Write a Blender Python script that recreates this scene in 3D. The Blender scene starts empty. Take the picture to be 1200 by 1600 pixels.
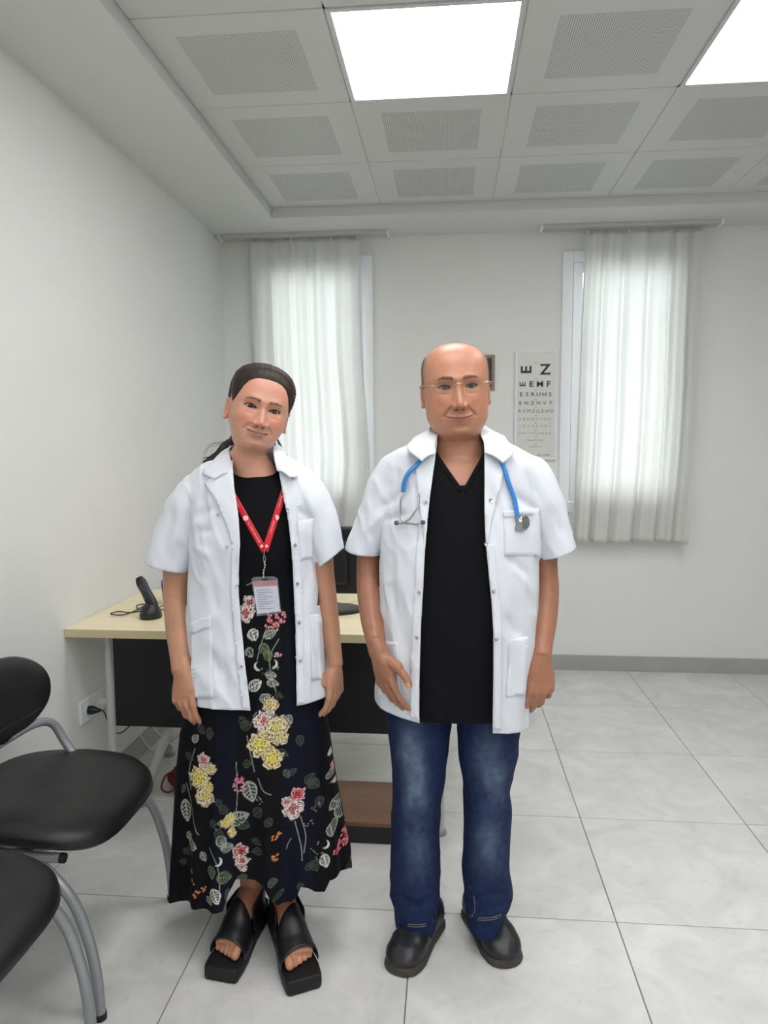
import bpy, bmesh, math, random
import numpy as np
from mathutils import Vector, Matrix
from mathutils.bvhtree import BVHTree
from mathutils.geometry import delaunay_2d_cdt

# ------------------------------------------------------------------ camera, world, exposure
SC = bpy.context.scene
COL = SC.collection
F_PX, CAM_H = 1135.4, 1.41
YAW, PIT, ROL = -.0895, -.096, .0047
def _axes():
    cy, sy = math.cos(YAW), math.sin(YAW)
    w = np.array([sy*math.cos(PIT), cy*math.cos(PIT), math.sin(PIT)])
    r = np.array([cy, -sy, 0.]); d = np.cross(w, r)
    return r*math.cos(ROL)+d*math.sin(ROL), -r*math.sin(ROL)+d*math.cos(ROL), w
AX_R, AX_D, AX_W = _axes()
CAM_O = np.array([0., 0., CAM_H])
cam_data = bpy.data.cameras.new('camera'); cam = bpy.data.objects.new('camera', cam_data); COL.objects.link(cam)
cam_data.sensor_fit = 'VERTICAL'; cam_data.sensor_height = 36.0; cam_data.lens = F_PX/1600*36.0
cam_data.clip_start = .02
M4 = Matrix(((AX_R[0], -AX_D[0], -AX_W[0], 0), (AX_R[1], -AX_D[1], -AX_W[1], 0), (AX_R[2], -AX_D[2], -AX_W[2], CAM_H), (0, 0, 0, 1)))
cam.matrix_world = M4
cam_data.dof.use_dof = True; cam_data.dof.focus_distance = 1.85; cam_data.dof.aperture_fstop = 5.0
SC.camera = cam
SC.view_settings.view_transform = 'Standard'; SC.view_settings.look = 'None'
SC.view_settings.gamma = 1.0; SC.view_settings.use_curve_mapping = False
SC.view_settings.exposure = 1.05
LED_STRENGTH = 6.0
SKY_STRENGTH = 3.4
world = bpy.data.worlds.new('daylight'); SC.world = world; world.use_nodes = True
_bg = world.node_tree.nodes['Background']; _bg.inputs[0].default_value = (.90, .95, 1.0, 1); _bg.inputs[1].default_value = SKY_STRENGTH

# ------------------------------------------------------------------ pixel helpers (photo frame 1200x1600)
def ray(px, py): return AX_W+AX_R*(px-600)/F_PX+AX_D*(py-800)/F_PX
def PY(px, py, Y): v = ray(px, py); return CAM_O+v*(Y/v[1])
def PX(px, py, X): v = ray(px, py); return CAM_O+v*(X/v[0])
def PZ(px, py, Z): v = ray(px, py); return CAM_O+v*((Z-CAM_H)/v[2])
def PROJ(P):
    P = np.asarray(P, float)-CAM_O; z = P@AX_W
    return 600+F_PX*(P@AX_R)/z, 800+F_PX*(P@AX_D)/z

def lin(r, g, b):
    f = lambda c: (c/255/12.92) if c/255 <= .04045 else ((c/255+.055)/1.055)**2.4
    return (f(r), f(g), f(b))

# ------------------------------------------------------------------ materials
MATS = {}
def mat(name, rgb, rough=.5, metal=0., var=.06, scale=8., bump=0., bscale=60., spec=.5, coat=0., sheen=0., stretch=None, emit=0., sub=0., translucent=0., alpha=1., attr=None):
    """Principled material, colour varied by procedural noise; optionally coloured by a colour attribute."""
    if name in MATS: return MATS[name]
    m = bpy.data.materials.new(name); m.use_nodes = True; nt = m.node_tree; n = nt.nodes; l = nt.links
    b = n['Principled BSDF']; out = n['Material Output']
    tc = n.new('ShaderNodeTexCoord'); mp = n.new('ShaderNodeMapping'); l.new(tc.outputs['Object'], mp.inputs[0])
    if stretch: mp.inputs['Scale'].default_value = stretch
    ns = n.new('ShaderNodeTexNoise'); ns.inputs['Scale'].default_value = scale; ns.inputs['Detail'].default_value = 5
    l.new(mp.outputs[0], ns.inputs[0])
    mr = n.new('ShaderNodeMapRange'); mr.inputs['From Min'].default_value = .25; mr.inputs['From Max'].default_value = .75
    mr.inputs['To Min'].default_value = 1-var; mr.inputs['To Max'].default_value = 1+var
    l.new(ns.outputs[0], mr.inputs[0])
    mul = n.new('ShaderNodeVectorMath'); mul.operation = 'SCALE'
    if attr:
        at = n.new('ShaderNodeAttribute'); at.attribute_name = attr; l.new(at.outputs['Color'], mul.inputs[0])
    else: mul.inputs[0].default_value = rgb
    l.new(mr.outputs[0], mul.inputs['Scale']); l.new(mul.outputs[0], b.inputs['Base Color'])
    b.inputs['Roughness'].default_value = rough; b.inputs['Metallic'].default_value = metal
    b.inputs['Specular IOR Level'].default_value = spec; b.inputs['Coat Weight'].default_value = coat
    b.inputs['Sheen Weight'].default_value = sheen
    if sub: b.inputs['Subsurface Weight'].default_value = sub; b.inputs['Subsurface Radius'].default_value = (.012, .004, .002); b.inputs['Subsurface Scale'].default_value = 1.0
    if emit: b.inputs['Emission Color'].default_value = (*rgb, 1); b.inputs['Emission Strength'].default_value = emit
    if alpha < 1: b.inputs['Alpha'].default_value = alpha
    if bump:
        n2 = n.new('ShaderNodeTexNoise'); n2.inputs['Scale'].default_value = bscale; n2.inputs['Detail'].default_value = 4
        l.new(mp.outputs[0], n2.inputs[0])
        bp = n.new('ShaderNodeBump'); bp.inputs['Strength'].default_value = bump; bp.inputs['Distance'].default_value = .002
        l.new(n2.outputs[0], bp.inputs['Height']); l.new(bp.outputs[0], b.inputs['Normal'])
    if translucent:
        tr = n.new('ShaderNodeBsdfTranslucent'); l.new(mul.outputs[0], tr.inputs[0])
        mx = n.new('ShaderNodeMixShader'); mx.inputs[0].default_value = translucent
        l.new(b.outputs[0], mx.inputs[1]); l.new(tr.outputs[0], mx.inputs[2]); l.new(mx.outputs[0], out.inputs[0])
    MATS[name] = m
    return m

def node_floor_tile():
    m = bpy.data.materials.new('porcelain_tile'); m.use_nodes = True; nt = m.node_tree; n = nt.nodes; l = nt.links
    b = n['Principled BSDF']; g = n.new('ShaderNodeNewGeometry'); oi = n.new('ShaderNodeObjectInfo')
    off = n.new('ShaderNodeVectorMath'); off.operation = 'MULTIPLY_ADD'; off.inputs[1].default_value = (1, 1, 1)
    rnd = n.new('ShaderNodeCombineXYZ'); k = n.new('ShaderNodeMath'); k.operation = 'MULTIPLY'; k.inputs[1].default_value = 40
    l.new(oi.outputs['Random'], k.inputs[0]); l.new(k.outputs[0], rnd.inputs[2])
    l.new(g.outputs['Position'], off.inputs[0]); l.new(rnd.outputs[0], off.inputs[2])
    n1 = n.new('ShaderNodeTexNoise'); n1.inputs['Scale'].default_value = 5; n1.inputs['Detail'].default_value = 6; n1.inputs['Distortion'].default_value = 1.2
    n2 = n.new('ShaderNodeTexNoise'); n2.inputs['Scale'].default_value = 30; n2.inputs['Detail'].default_value = 10; n2.inputs['Roughness'].default_value = .68; n2.inputs['Distortion'].default_value = .6
    l.new(off.outputs[0], n1.inputs[0]); l.new(off.outputs[0], n2.inputs[0])
    r1 = n.new('ShaderNodeValToRGB'); r1.color_ramp.elements[0].position = .3; r1.color_ramp.elements[1].position = .72
    r1.color_ramp.elements[0].color = (*lin(203, 203, 200), 1); r1.color_ramp.elements[1].color = (*lin(224, 224, 222), 1)
    l.new(n1.outputs[0], r1.inputs[0])
    r2 = n.new('ShaderNodeValToRGB'); r2.color_ramp.elements[0].position = .30; r2.color_ramp.elements[1].position = .46
    r2.color_ramp.elements[0].color = (.87, .87, .865, 1); r2.color_ramp.elements[1].color = (1, 1, 1, 1)
    l.new(n2.outputs[0], r2.inputs[0])
    mx = n.new('ShaderNodeMix'); mx.data_type = 'RGBA'; mx.blend_type = 'MULTIPLY'; mx.inputs[0].default_value = .8
    l.new(r1.outputs[0], mx.inputs[6]); l.new(r2.outputs[0], mx.inputs[7]); l.new(mx.outputs[2], b.inputs['Base Color'])
    b.inputs['Roughness'].default_value = .33; b.inputs['Specular IOR Level'].default_value = .45
    bp = n.new('ShaderNodeBump'); bp.inputs['Strength'].default_value = .04; bp.inputs['Distance'].default_value = .002
    l.new(n2.outputs[0], bp.inputs['Height']); l.new(bp.outputs[0], b.inputs['Normal'])
    return m
def node_perforated():
    """White metal panel; a square field of small round holes in the middle (object coordinates)."""
    m = bpy.data.materials.new('perforated_panel'); m.use_nodes = True; nt = m.node_tree; n = nt.nodes; l = nt.links
    b = n['Principled BSDF']; tc = n.new('ShaderNodeTexCoord'); sp = n.new('ShaderNodeSeparateXYZ'); l.new(tc.outputs['Object'], sp.inputs[0])
    def M(op, a, c=None):
        q = n.new('ShaderNodeMath'); q.operation = op
        for i, v in enumerate((a, c)):
            if v is None: continue
            if isinstance(v, (int, float)): q.inputs[i].default_value = v
            else: l.new(v, q.inputs[i])
        return q.outputs[0]
    def cell(s):
        return M('SUBTRACT', M('FRACT', M('MULTIPLY', s, 1/.0075)), .5)
    cx, cy = cell(sp.outputs[0]), cell(sp.outputs[1])
    d2 = M('ADD', M('MULTIPLY', cx, cx), M('MULTIPLY', cy, cy))
    hole = M('LESS_THAN', d2, .068)
    inx = M('LESS_THAN', M('ABSOLUTE', sp.outputs[0]), .196); iny = M('LESS_THAN', M('ABSOLUTE', sp.outputs[1]), .196)
    mask = M('MULTIPLY', M('MULTIPLY', hole, inx), iny)
    mx = n.new('ShaderNodeMix'); mx.data_type = 'RGBA'; l.new(mask, mx.inputs[0])
    mx.inputs[6].default_value = (*lin(204, 205, 203), 1); mx.inputs[7].default_value = (*lin(64, 66, 67), 1)
    l.new(mx.outputs[2], b.inputs['Base Color']); b.inputs['Roughness'].default_value = .5
    return m

WALL = mat('wall_paint', lin(228, 229, 226), .75, var=.015, scale=3, bump=.05, bscale=180)
CEILW = mat('ceiling_paint', lin(213, 214, 212), .8, var=.012, scale=3, bump=.04, bscale=160)
GROUT = mat('grout', lin(128, 128, 125), .9, var=.1, scale=30)
BASEM = mat('skirting_tile', lin(165, 166, 163), .4, var=.06, scale=9)
TILE = node_floor_tile(); PERF = node_perforated()
WPLAST = mat('white_pvc', lin(232, 236, 238), .35, var=.02)
GREYM = mat('grey_painted_steel', lin(152, 156, 158), .35, metal=.35, var=.04, scale=20)
ALU = mat('light_frame_metal', lin(205, 206, 206), .4, metal=.2, var=.02)
BLKPL = mat('black_plastic', lin(24, 25, 28), .4, var=.15, scale=40, bump=.1, bscale=300)
CHROME = mat('chrome', lin(205, 205, 205), .18, metal=1., var=.05)
STEELG = mat('brushed_steel', lin(165, 166, 168), .28, metal=.9, var=.05)
RUBBER = mat('black_rubber', lin(20, 20, 21), .7, var=.1)

# ------------------------------------------------------------------ mesh helpers
def obj(name, v, f, m, parent=None, smooth=False, angle=None):
    me = bpy.data.meshes.new(name); me.from_pydata([tuple(map(float, p)) for p in v], [], [tuple(map(int, q)) for q in f]); me.update()
    o = bpy.data.objects.new(name, me); COL.objects.link(o)
    if m is not None: me.materials.append(m)
    if smooth:
        me.polygons.foreach_set('use_smooth', [True]*len(me.polygons))
        if angle: me.set_sharp_from_angle(angle=math.radians(angle))
    if parent is not None:
        o.parent = parent
        if parent.type == 'EMPTY': o.matrix_parent_inverse = parent.matrix_world.inverted()
    return o
def empty(name, loc=(0, 0, 0), rz=0.):
    o = bpy.data.objects.new(name, None); COL.objects.link(o); o.location = loc; o.rotation_euler[2] = rz
    o.empty_display_size = .05
    o.matrix_world = Matrix.Translation(Vector(loc)) @ Matrix.Rotation(rz, 4, 'Z')
    return o
def tag(o, label=None, cat=None, group=None, kind=None):
    if label: o['label'] = label
    if cat: o['category'] = cat
    if group: o['group'] = group
    if kind: o['kind'] = kind
    return o
def copy_tree(o, parent=None):
    c = o.copy(); COL.objects.link(c); c.parent = parent; c.matrix_parent_inverse = o.matrix_parent_inverse.copy()
    for ch in list(o.children): copy_tree(ch, c)
    return c
class MB:
    """collects shapes into one mesh"""
    def __init__(s): s.v = []; s.f = []
    def add(s, v, f):
        k = len(s.v); s.v += [tuple(p) for p in v]; s.f += [tuple(i+k for i in q) for q in f]; return s
    def box(s, x0, x1, y0, y1, z0, z1, bev=0.):
        if bev > 0:
            bm = bmesh.new(); bmesh.ops.create_cube(bm, size=1)
            for q in bm.verts: q.co = Vector(((x0+x1)/2+q.co.x*(x1-x0), (y0+y1)/2+q.co.y*(y1-y0), (z0+z1)/2+q.co.z*(z1-z0)))
            bmesh.ops.bevel(bm, geom=bm.edges[:], offset=bev, segments=2, profile=.6, affect='EDGES')
            bm.verts.index_update(); s.add([q.co[:] for q in bm.verts], [[q.index for q in p.verts] for p in bm.faces]); bm.free(); return s
        v = [(x, y, z) for x in (x0, x1) for y in (y0, y1) for z in (z0, z1)]
        return s.add(v, [(0, 1, 3, 2), (4, 6, 7, 5), (0, 4, 5, 1), (2, 3, 7, 6), (0, 2, 6, 4), (1, 5, 7, 3)])
    def tube(s, pts, r, n=12, cap=True):
        v, f = tube(pts, r, n, cap); return s.add(v, f)
    def prism(s, poly, y0, y1):
        """polygon in x,z extruded along y"""
        n = len(poly); v = [(p[0], y0, p[1]) for p in poly]+[(p[0], y1, p[1]) for p in poly]
        return s.add(v, [tuple(range(n)), tuple(range(2*n-1, n-1, -1))]+[(i, i+n, (i+1) % n+n, (i+1) % n) for i in range(n)])
    def build(s, name, m, parent=None, smooth=False, angle=35): return obj(name, s.v, s.f, m, parent, smooth, angle if smooth else None)
def tube(pts, r, n=12, cap=True, ref=None):
    """tube along points; r scalar, list, or list of (r_across, r_depth); ref = direction of the first radius"""
    P = np.asarray(pts, float); k = len(P)
    if np.isscalar(r): r = [r]*k
    T = np.gradient(P, axis=0); T /= np.linalg.norm(T, axis=1)[:, None]+1e-12
    a = np.array(ref, float) if ref is not None else (np.array([0, 0, 1.]) if abs(T[0][2]) < .9 else np.array([1., 0, 0]))
    v = []
    for i in range(k):
        a = a-T[i]*(a@T[i]); a /= np.linalg.norm(a)+1e-12; b = np.cross(T[i], a)
        ra, rb = r[i] if hasattr(r[i], '__len__') else (r[i], r[i])
        for j in range(n):
            t = 2*math.pi*j/n; v.append(P[i]+a*ra*math.cos(t)+b*rb*math.sin(t))
    f = [(i*n+j, i*n+(j+1) % n, (i+1)*n+(j+1) % n, (i+1)*n+j) for i in range(k-1) for j in range(n)]
    if cap: f += [tuple(range(n-1, -1, -1)), tuple(range((k-1)*n, k*n))]
    return v, f
def spline(pts, n=8):
    """Catmull-Rom through points"""
    P = np.asarray(pts, float); Q = np.vstack([2*P[0]-P[1], P, 2*P[-1]-P[-2]]); out = []
    for i in range(1, len(Q)-2):
        for t in np.linspace(0, 1, n, endpoint=False):
            a, b, c, d = Q[i-1], Q[i], Q[i+1], Q[i+2]
            out.append(.5*((2*b)+(-a+c)*t+(2*a-5*b+4*c-d)*t*t+(-a+3*b-3*c+d)*t**3))
    out.append(P[-1]); return np.array(out)
def arc_r(pts, n=8): return spline(pts, n)
def text_mesh(s, size, m, name, M, parent=None, extrude=.0004, align='CENTER', bold=0.):
    cu = bpy.data.curves.new(name, 'FONT'); cu.body = s; cu.size = size; cu.align_x = align; cu.align_y = 'CENTER'; cu.extrude = extrude; cu.resolution_u = 2; cu.offset = bold*size
    t = bpy.data.objects.new(name, cu); COL.objects.link(t)
    dg = bpy.context.evaluated_depsgraph_get(); me = bpy.data.meshes.new_from_object(t.evaluated_get(dg)); me.name = name
    bpy.data.objects.remove(t); bpy.data.curves.remove(cu)
    me.transform(M); me.materials.clear(); me.materials.append(m)
    o = bpy.data.objects.new(name, me); COL.objects.link(o)
    if parent is not None:
        o.parent = parent
        if parent.type == 'EMPTY': o.matrix_parent_inverse = parent.matrix_world.inverted()
    return o

# ------------------------------------------------------------------ the room
XL, XR, YB, YF = -1.39, 4.10, 4.48, -1.75
Z_SOF, Z_TILE, Z_TOP = 2.638, 2.690, 2.78
# floor slab and tiles
flo = MB().box(XL-.1, XR+.1, YF-.1, YB+.1, -.12, -.0035).build('floor', GROUT); tag(flo, 'light grey square porcelain tile floor with thin dark joints', 'floor', kind='structure')
T, GX, GY = .6, .496, 2.066
def cuts(lo, hi, g):
    k = math.ceil((lo-g)/T-1e-6); c = [lo]
    while g+k*T < hi-1e-6:
        if g+k*T > lo+.01: c.append(g+k*T)
        k += 1
    return c+[hi]
_tm = {}
cxs, cys = cuts(XL, XR, GX), cuts(YF, YB, GY)
for i in range(len(cxs)-1):
    for j in range(len(cys)-1):
        w, d = cxs[i+1]-cxs[i]-.0035, cys[j+1]-cys[j]-.0035
        key = (round(w, 3), round(d, 3))
        if key not in _tm:
            b = MB().box(-w/2, w/2, -d/2, d/2, -.008, 0, .0012); o = b.build('floor_tile', TILE, None); _tm[key] = o.data
        else:
            o = bpy.data.objects.new('floor_tile', _tm[key]); COL.objects.link(o)
        o.location = ((cxs[i]+cxs[i+1])/2, (cys[j]+cys[j+1])/2, 0); o.parent = flo
# walls
wl = MB().box(XL-.12, XL, YF-.1, YB+.3, 0, Z_TOP).build('wall_left', WALL); tag(wl, 'plain white painted wall on the left', 'wall', kind='structure')
wr = MB().box(XR, XR+.12, YF-.1, YB+.3, 0, Z_TOP).build('wall_right', WALL); tag(wr, 'plain white painted wall on the right', 'wall', kind='structure')
wf = MB().box(XL-.12, XR+.12, YF-.12, YF, 0, Z_TOP).build('wall_front', WALL); tag(wf, 'plain white painted wall behind the viewer', 'wall', kind='structure')
W1 = (-1.205, -.462, .98, 2.528); W2 = (.660, 1.410, .98, 2.520)
b = MB(); y0, y1 = YB, YB+.22
b.box(XL, W1[0], y0, y1, 0, Z_TOP); b.box(W1[1], W2[0], y0, y1, 0, Z_TOP); b.box(W2[1], XR, y0, y1, 0, Z_TOP)
for w in (W1, W2): b.box(w[0], w[1], y0, y1, 0, w[2]); b.box(w[0], w[1], y0, y1, w[3], Z_TOP)
wb = b.build('wall_back', WALL); tag(wb, 'white painted back wall with two narrow windows', 'wall', kind='structure')
# skirting
for nm, bx in (('baseboard_back', (XL, XR, YB-.012, YB, 0, .093)), ('baseboard_left', (XL, XL+.012, YF, YB-.012, 0, .093)), ('baseboard_right', (XR-.012, XR, YF, YB-.012, 0, .093)), ('baseboard_front', (XL+.012, XR-.012, YF, YF+.012, 0, .093))):
    o = MB().box(*bx, .0015).build(nm, BASEM); tag(o, 'grey tile skirting along the '+nm.split('_')[1]+' wall', 'baseboard', kind='structure')
# windows
GLASS = bpy.data.materials.new('window_glass'); GLASS.use_nodes = True
_n = GLASS.node_tree.nodes; _l = GLASS.node_tree.links; _n.remove(_n['Principled BSDF'])
_t = _n.new('ShaderNodeBsdfTransparent'); _t.inputs[0].default_value = (.96, .97, .97, 1); _g = _n.new('ShaderNodeBsdfGlossy'); _g.inputs['Roughness'].default_value = .03
_m = _n.new('ShaderNodeMixShader'); _fr = _n.new('ShaderNodeFresnel'); _fr.inputs[0].default_value = 1.45
_l.new(_fr.outputs[0], _m.inputs[0]); _l.new(_t.outputs[0], _m.inputs[1]); _l.new(_g.outputs[0], _m.inputs[2]); _l.new(_m.outputs[0], _n['Material Output'].inputs[0])
for k, (w, lab) in enumerate(((W1, 'narrow white plastic window behind the curtain beside the left wall'), (W2, 'narrow white plastic window behind the curtain right of the eye chart'))):
    r = empty('window_%d' % (k+1), ((w[0]+w[1])/2, YB, w[2])); tag(r, lab, 'window', kind='structure')
    def ring(x0, x1, z0, z1, t, ya, yb, bv=.004):
        q = MB(); q.box(x0, x0+t, ya, yb, z0, z1, bv); q.box(x1-t, x1, ya, yb, z0, z1, bv); q.box(x0+t, x1-t, ya, yb, z0, z0+t, bv); q.box(x0+t, x1-t, ya, yb, z1-t, z1, bv); return q
    ring(w[0], w[1], w[2], w[3], .062, YB-.018, YB+.07).build('window_frame', WPLAST, r)
    s = ring(w[0]+.066, w[1]-.066, w[2]+.066, w[3]-.066, .055, YB-.008, YB+.06).build('sash', WPLAST, r)
    MB().box(w[0]+.115, w[1]-.115, YB+.02, YB+.026, w[2]+.115, w[3]-.115).build('pane', GLASS, r)
    xs = w[0]+.094 if k == 0 else w[1]-.094
    h = MB().box(xs-.012, xs+.012, YB-.016, YB-.008, 1.68, 1.75, .003).tube([(xs, YB-.012, 1.72), (xs, YB-.04, 1.72), (xs, YB-.045, 1.70), (xs, YB-.045, 1.61)], .008, 8).build('handle', WPLAST, s, True)
# ceiling: slab, lowered plaster border, panels
cl = MB().box(XL-.12, XR+.12, YF-.12, YB+.3, Z_TOP, Z_TOP+.1).build('ceiling', CEILW); tag(cl, 'white suspended ceiling with perforated square panels and plaster border', 'ceiling', kind='structure')
CX0, CY0 = -.376-.6, 2.861-.6*7      # grid origin; last row ends at 4.061
CXN, CYN = 7, 9
X1, Y1 = CX0+.6*CXN, CY0+.6*CYN
b = MB(); b.box(XL, CX0, YF, YB, Z_SOF, Z_TOP); b.box(X1, XR, YF, YB, Z_SOF, Z_TOP); b.box(CX0, X1, Y1, YB, Z_SOF, Z_TOP); b.box(CX0, X1, YF, CY0, Z_SOF, Z_TOP)
b.build('ceiling_border', CEILW, cl)
b = MB()
for i in range(CXN+1): b.box(CX0+.6*i-.012, CX0+.6*i+.012, CY0, Y1, Z_TILE+.004, Z_TILE+.03)
for j in range(CYN+1): b.box(CX0, X1, CY0+.6*j-.012, CY0+.6*j+.012, Z_TILE+.004, Z_TILE+.03)
b.build('ceiling_grid', CEILW, cl)
LIGHTS = {(1, 6), (3, 6), (1, 4), (3, 4), (1, 2), (3, 2), (1, 0), (3, 0)}  # far row is in view; nearer rows are added for more light in front
pm = None
DIFF = bpy.data.materials.new('led_diffuser'); DIFF.use_nodes = True
_n = DIFF.node_tree.nodes; _n.remove(_n['Principled BSDF']); _e = _n.new('ShaderNodeEmission'); _e.inputs[0].default_value = (1.0, .99, 1.0, 1); _e.inputs[1].default_value = LED_STRENGTH
DIFF.node_tree.links.new(_e.outputs[0], _n['Material Output'].inputs[0])
LLAB = {(1, 6): 'square white LED ceiling panel shining above between the two people', (3, 6): 'square white LED ceiling panel cut by the top right of the photo'}
lproto = None
for i in range(CXN):
    for j in range(CYN):
        c = (CX0+.6*(i+.5), CY0+.6*(j+.5), Z_TILE)
        if (i, j) in LIGHTS: continue
        if pm is None:
            q = MB(); q.box(-.2975, .2975, -.2975, .2975, 0, .012, .0025); o = q.build('ceiling_panel', PERF); pm = o.data
        else: o = bpy.data.objects.new('ceiling_panel', pm); COL.objects.link(o)
        o.location = c; o.parent = cl
for (i, j) in sorted(LIGHTS, key=lambda t: (-t[1], t[0])):
    c = (CX0+.6*(i+.5), CY0+.6*(j+.5), Z_TILE)
    lab = LLAB.get((i, j), 'added square white LED ceiling panel out of view, '+{4: 'in front', 2: 'overhead'}.get(j, 'behind')+(' to the left' if i == 1 else ' to the right')+' of the viewer')
    if lproto is None:
        r = lproto = empty('ceiling_light', c); q = MB(); z0, z1 = Z_TILE-.004, Z_TILE+.03
        x, y, h, t = c[0], c[1], .2965, .016
        q.box(x-h, x-h+t, y-h, y+h, z0, z1, .002); q.box(x+h-t, x+h, y-h, y+h, z0, z1, .002); q.box(x-h+t, x+h-t, y-h, y-h+t, z0, z1, .002); q.box(x-h+t, x+h-t, y+h-t, y+h, z0, z1, .002)
        q.build('frame', ALU, r); MB().box(x-h+t, x+h-t, y-h+t, y+h-t, Z_TILE+.002, Z_TILE+.008).build('diffuser', DIFF, r)
    else:
        r = copy_tree(lproto); r.location = c
    tag(r, lab, 'ceiling light', 'LED ceiling panels')

# ------------------------------------------------------------------ curtains and rails
CURT = mat('curtain_voile', (.86, .86, .84), .85, var=.008, scale=4, bump=.15, bscale=500, spec=.1, translucent=.5)
def curtain(name, Lx, Rx, ztop, zbot, Y, seed, folds, lab, nx=190, nz=70):
    """Lx, Rx: functions of t (0 top .. 1 bottom) giving the left and right edge"""
    rng = random.Random(seed); ph = [rng.uniform(0, 6.28) for _ in range(6)]; v = []; f = []
    for j in range(nz+1):
        t = j/nz; l, r = Lx(t), Rx(t)
        for i in range(nx+1):
            s = i/nx; a = .5+.5*min(1, t*3)
            sw = s+.018*math.sin(5*t+ph[0])*t+.03*math.sin(7*s+ph[1])
            y = Y+a*(.022*math.sin(folds*6.283*sw+ph[2])+.010*math.sin(folds*2.1*6.283*sw+ph[3]+1.2*t)+.006*math.sin(folds*.6*6.283*sw+ph[4]+2*t))
            x = l+(r-l)*s+a*.006*math.cos(folds*6.283*sw+ph[2])
            z = ztop+(zbot-ztop)*t+.006*math.sin(9*s+ph[5])*t
            v.append((x, y, z))
    f = [(j*(nx+1)+i, j*(nx+1)+i+1, (j+1)*(nx+1)+i+1, (j+1)*(nx+1)+i) for j in range(nz) for i in range(nx)]
    r0 = empty(name, ((Lx(0)+Rx(0))/2, Y, zbot)); o = obj('fabric', v, f, CURT, r0, True)
    so = o.modifiers.new('thick', 'SOLIDIFY'); so.thickness = .0012
    for k in range(9):
        x = Lx(0)+(Rx(0)-Lx(0))*(.02+.96*k/8); MB().box(x-.004, x+.004, Y-.003, Y+.003, ztop-.015, ztop+.006).build('hook', WPLAST, r0)
    tag(r0, lab, 'curtain', 'sheer window curtains'); return r0
YC = YB-.105
lerp = lambda a: (lambda t: float(np.interp(t, [p[0] for p in a], [p[1] for p in a])))
def ex(px, py): return PY(px, py, YC)[0]
c1 = curtain('curtain', lerp([(0, ex(389, 376)), (.5, ex(397, 560)), (1, ex(402, 830))]), lerp([(0, ex(563, 372)), (.4, ex(567, 560)), (.75, ex(579, 720)), (1, ex(572, 830))]), 2.607, .84, YC, 3, 5.2, 'off white sheer curtain backlit by the window behind the woman')
c2 = curtain('curtain', lerp([(0, ex(914, 362)), (.5, ex(903, 600)), (1, ex(892, 845))]), lerp([(0, ex(1098, 360)), (.5, ex(1088, 600)), (1, ex(1071, 845))]), 2.600, .815, YC, 8, 5.6, 'off white sheer curtain backlit by the window on the right')
RAIL = mat('curtain_track', lin(196, 196, 192), .4, var=.03)
for (x0, x1, lab) in ((-1.372, -.352, 'slim grey ceiling curtain track above the left curtain'), (.515, 1.520, 'slim grey ceiling curtain track above the right curtain')):
    r = empty('curtain_rail', ((x0+x1)/2, YC, Z_SOF-.024)); q = MB()
    q.box(x0+.012, x1-.012, YC-.045, YC+.035, Z_SOF-.006, Z_SOF, .001); q.box(x0+.012, x1-.012, YC-.045, YC-.032, Z_SOF-.024, Z_SOF-.006, .002); q.box(x0+.012, x1-.012, YC+.022, YC+.035, Z_SOF-.024, Z_SOF-.006, .002); q.box(x0+.012, x1-.012, YC-.012, YC+.006, Z_SOF-.022, Z_SOF-.006, .001)
    q.build('track', RAIL, r)
    for xe in (x0, x1-.014): MB().box(xe, xe+.014, YC-.048, YC+.038, Z_SOF-.026, Z_SOF, .003).build('end_cap', WPLAST, r)
    tag(r, lab, 'curtain rail', 'ceiling curtain tracks')

# ------------------------------------------------------------------ eye chart
CH = (PY(805, 548, YB)[0], PY(871, 548, YB)[0], PY(840, 718, YB)[2], PY(840, 548, YB)[2])
PAPER = mat('chart_plastic', lin(214, 215, 210), .3, var=.02); INK = mat('black_print', lin(25, 26, 27), .6, var=.05); INKG = mat('grey_print', lin(110, 112, 110), .6, var=.05)
ch = empty('eye_chart', ((CH[0]+CH[1])/2, YB, CH[2])); tag(ch, 'tall white eye test chart with rows of black letters on back wall', 'eye chart')
MB().box(CH[0]+.008, CH[1]-.008, YB-.022, YB, CH[2]+.008, CH[3]-.008, .003).build('chart_face', PAPER, ch)
q = MB(); t = .011
q.box(CH[0], CH[0]+t, YB-.027, YB, CH[2], CH[3], .003); q.box(CH[1]-t, CH[1], YB-.027, YB, CH[2], CH[3], .003); q.box(CH[0]+t, CH[1]-t, YB-.027, YB, CH[2], CH[2]+t, .003); q.box(CH[0]+t, CH[1]-t, YB-.027, YB, CH[3]-t, CH[3], .003)
q.build('frame', WPLAST, ch)
def wall_text(s, px, py, hpx, m, parent, Y=YB-.0225, rot=0., sx=1.):
    p = PY(px, py, Y); sc = hpx*Y/F_PX/.70
    M = Matrix.Translation(Vector(p)) @ Matrix.Rotation(math.pi/2, 4, 'X') @ Matrix.Rotation(rot, 4, 'Z') @ Matrix.Diagonal((sx, 1, 1, 1))
    return text_mesh(s, sc, m, 'letter', M, parent, .0003, bold=.024 if hpx > 8 else (.012 if hpx > 4.8 else 0.))
def row(letters, x0, x1, py, h, m=INK, sx=1.15):
    for k, c in enumerate(letters):
        x = x0+(x1-x0)*k/(len(letters)-1)
        if c == 'u': wall_text('E', x, py, h, m, ch, rot=math.pi/2, sx=sx)
        elif c == 'n': wall_text('E', x, py, h, m, ch, rot=-math.pi/2, sx=sx)
        else: wall_text(c, x, py, h, m, ch, sx=sx)
row('uZ', 823, 852, 578, 15.5, sx=1.1)
row('uEMF', 817, 857, 600.5, 8.5); row('ESRUHS', 814.5, 859.5, 616.5, 6); row('ENZHVT', 813, 860.5, 630, 5)
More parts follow.
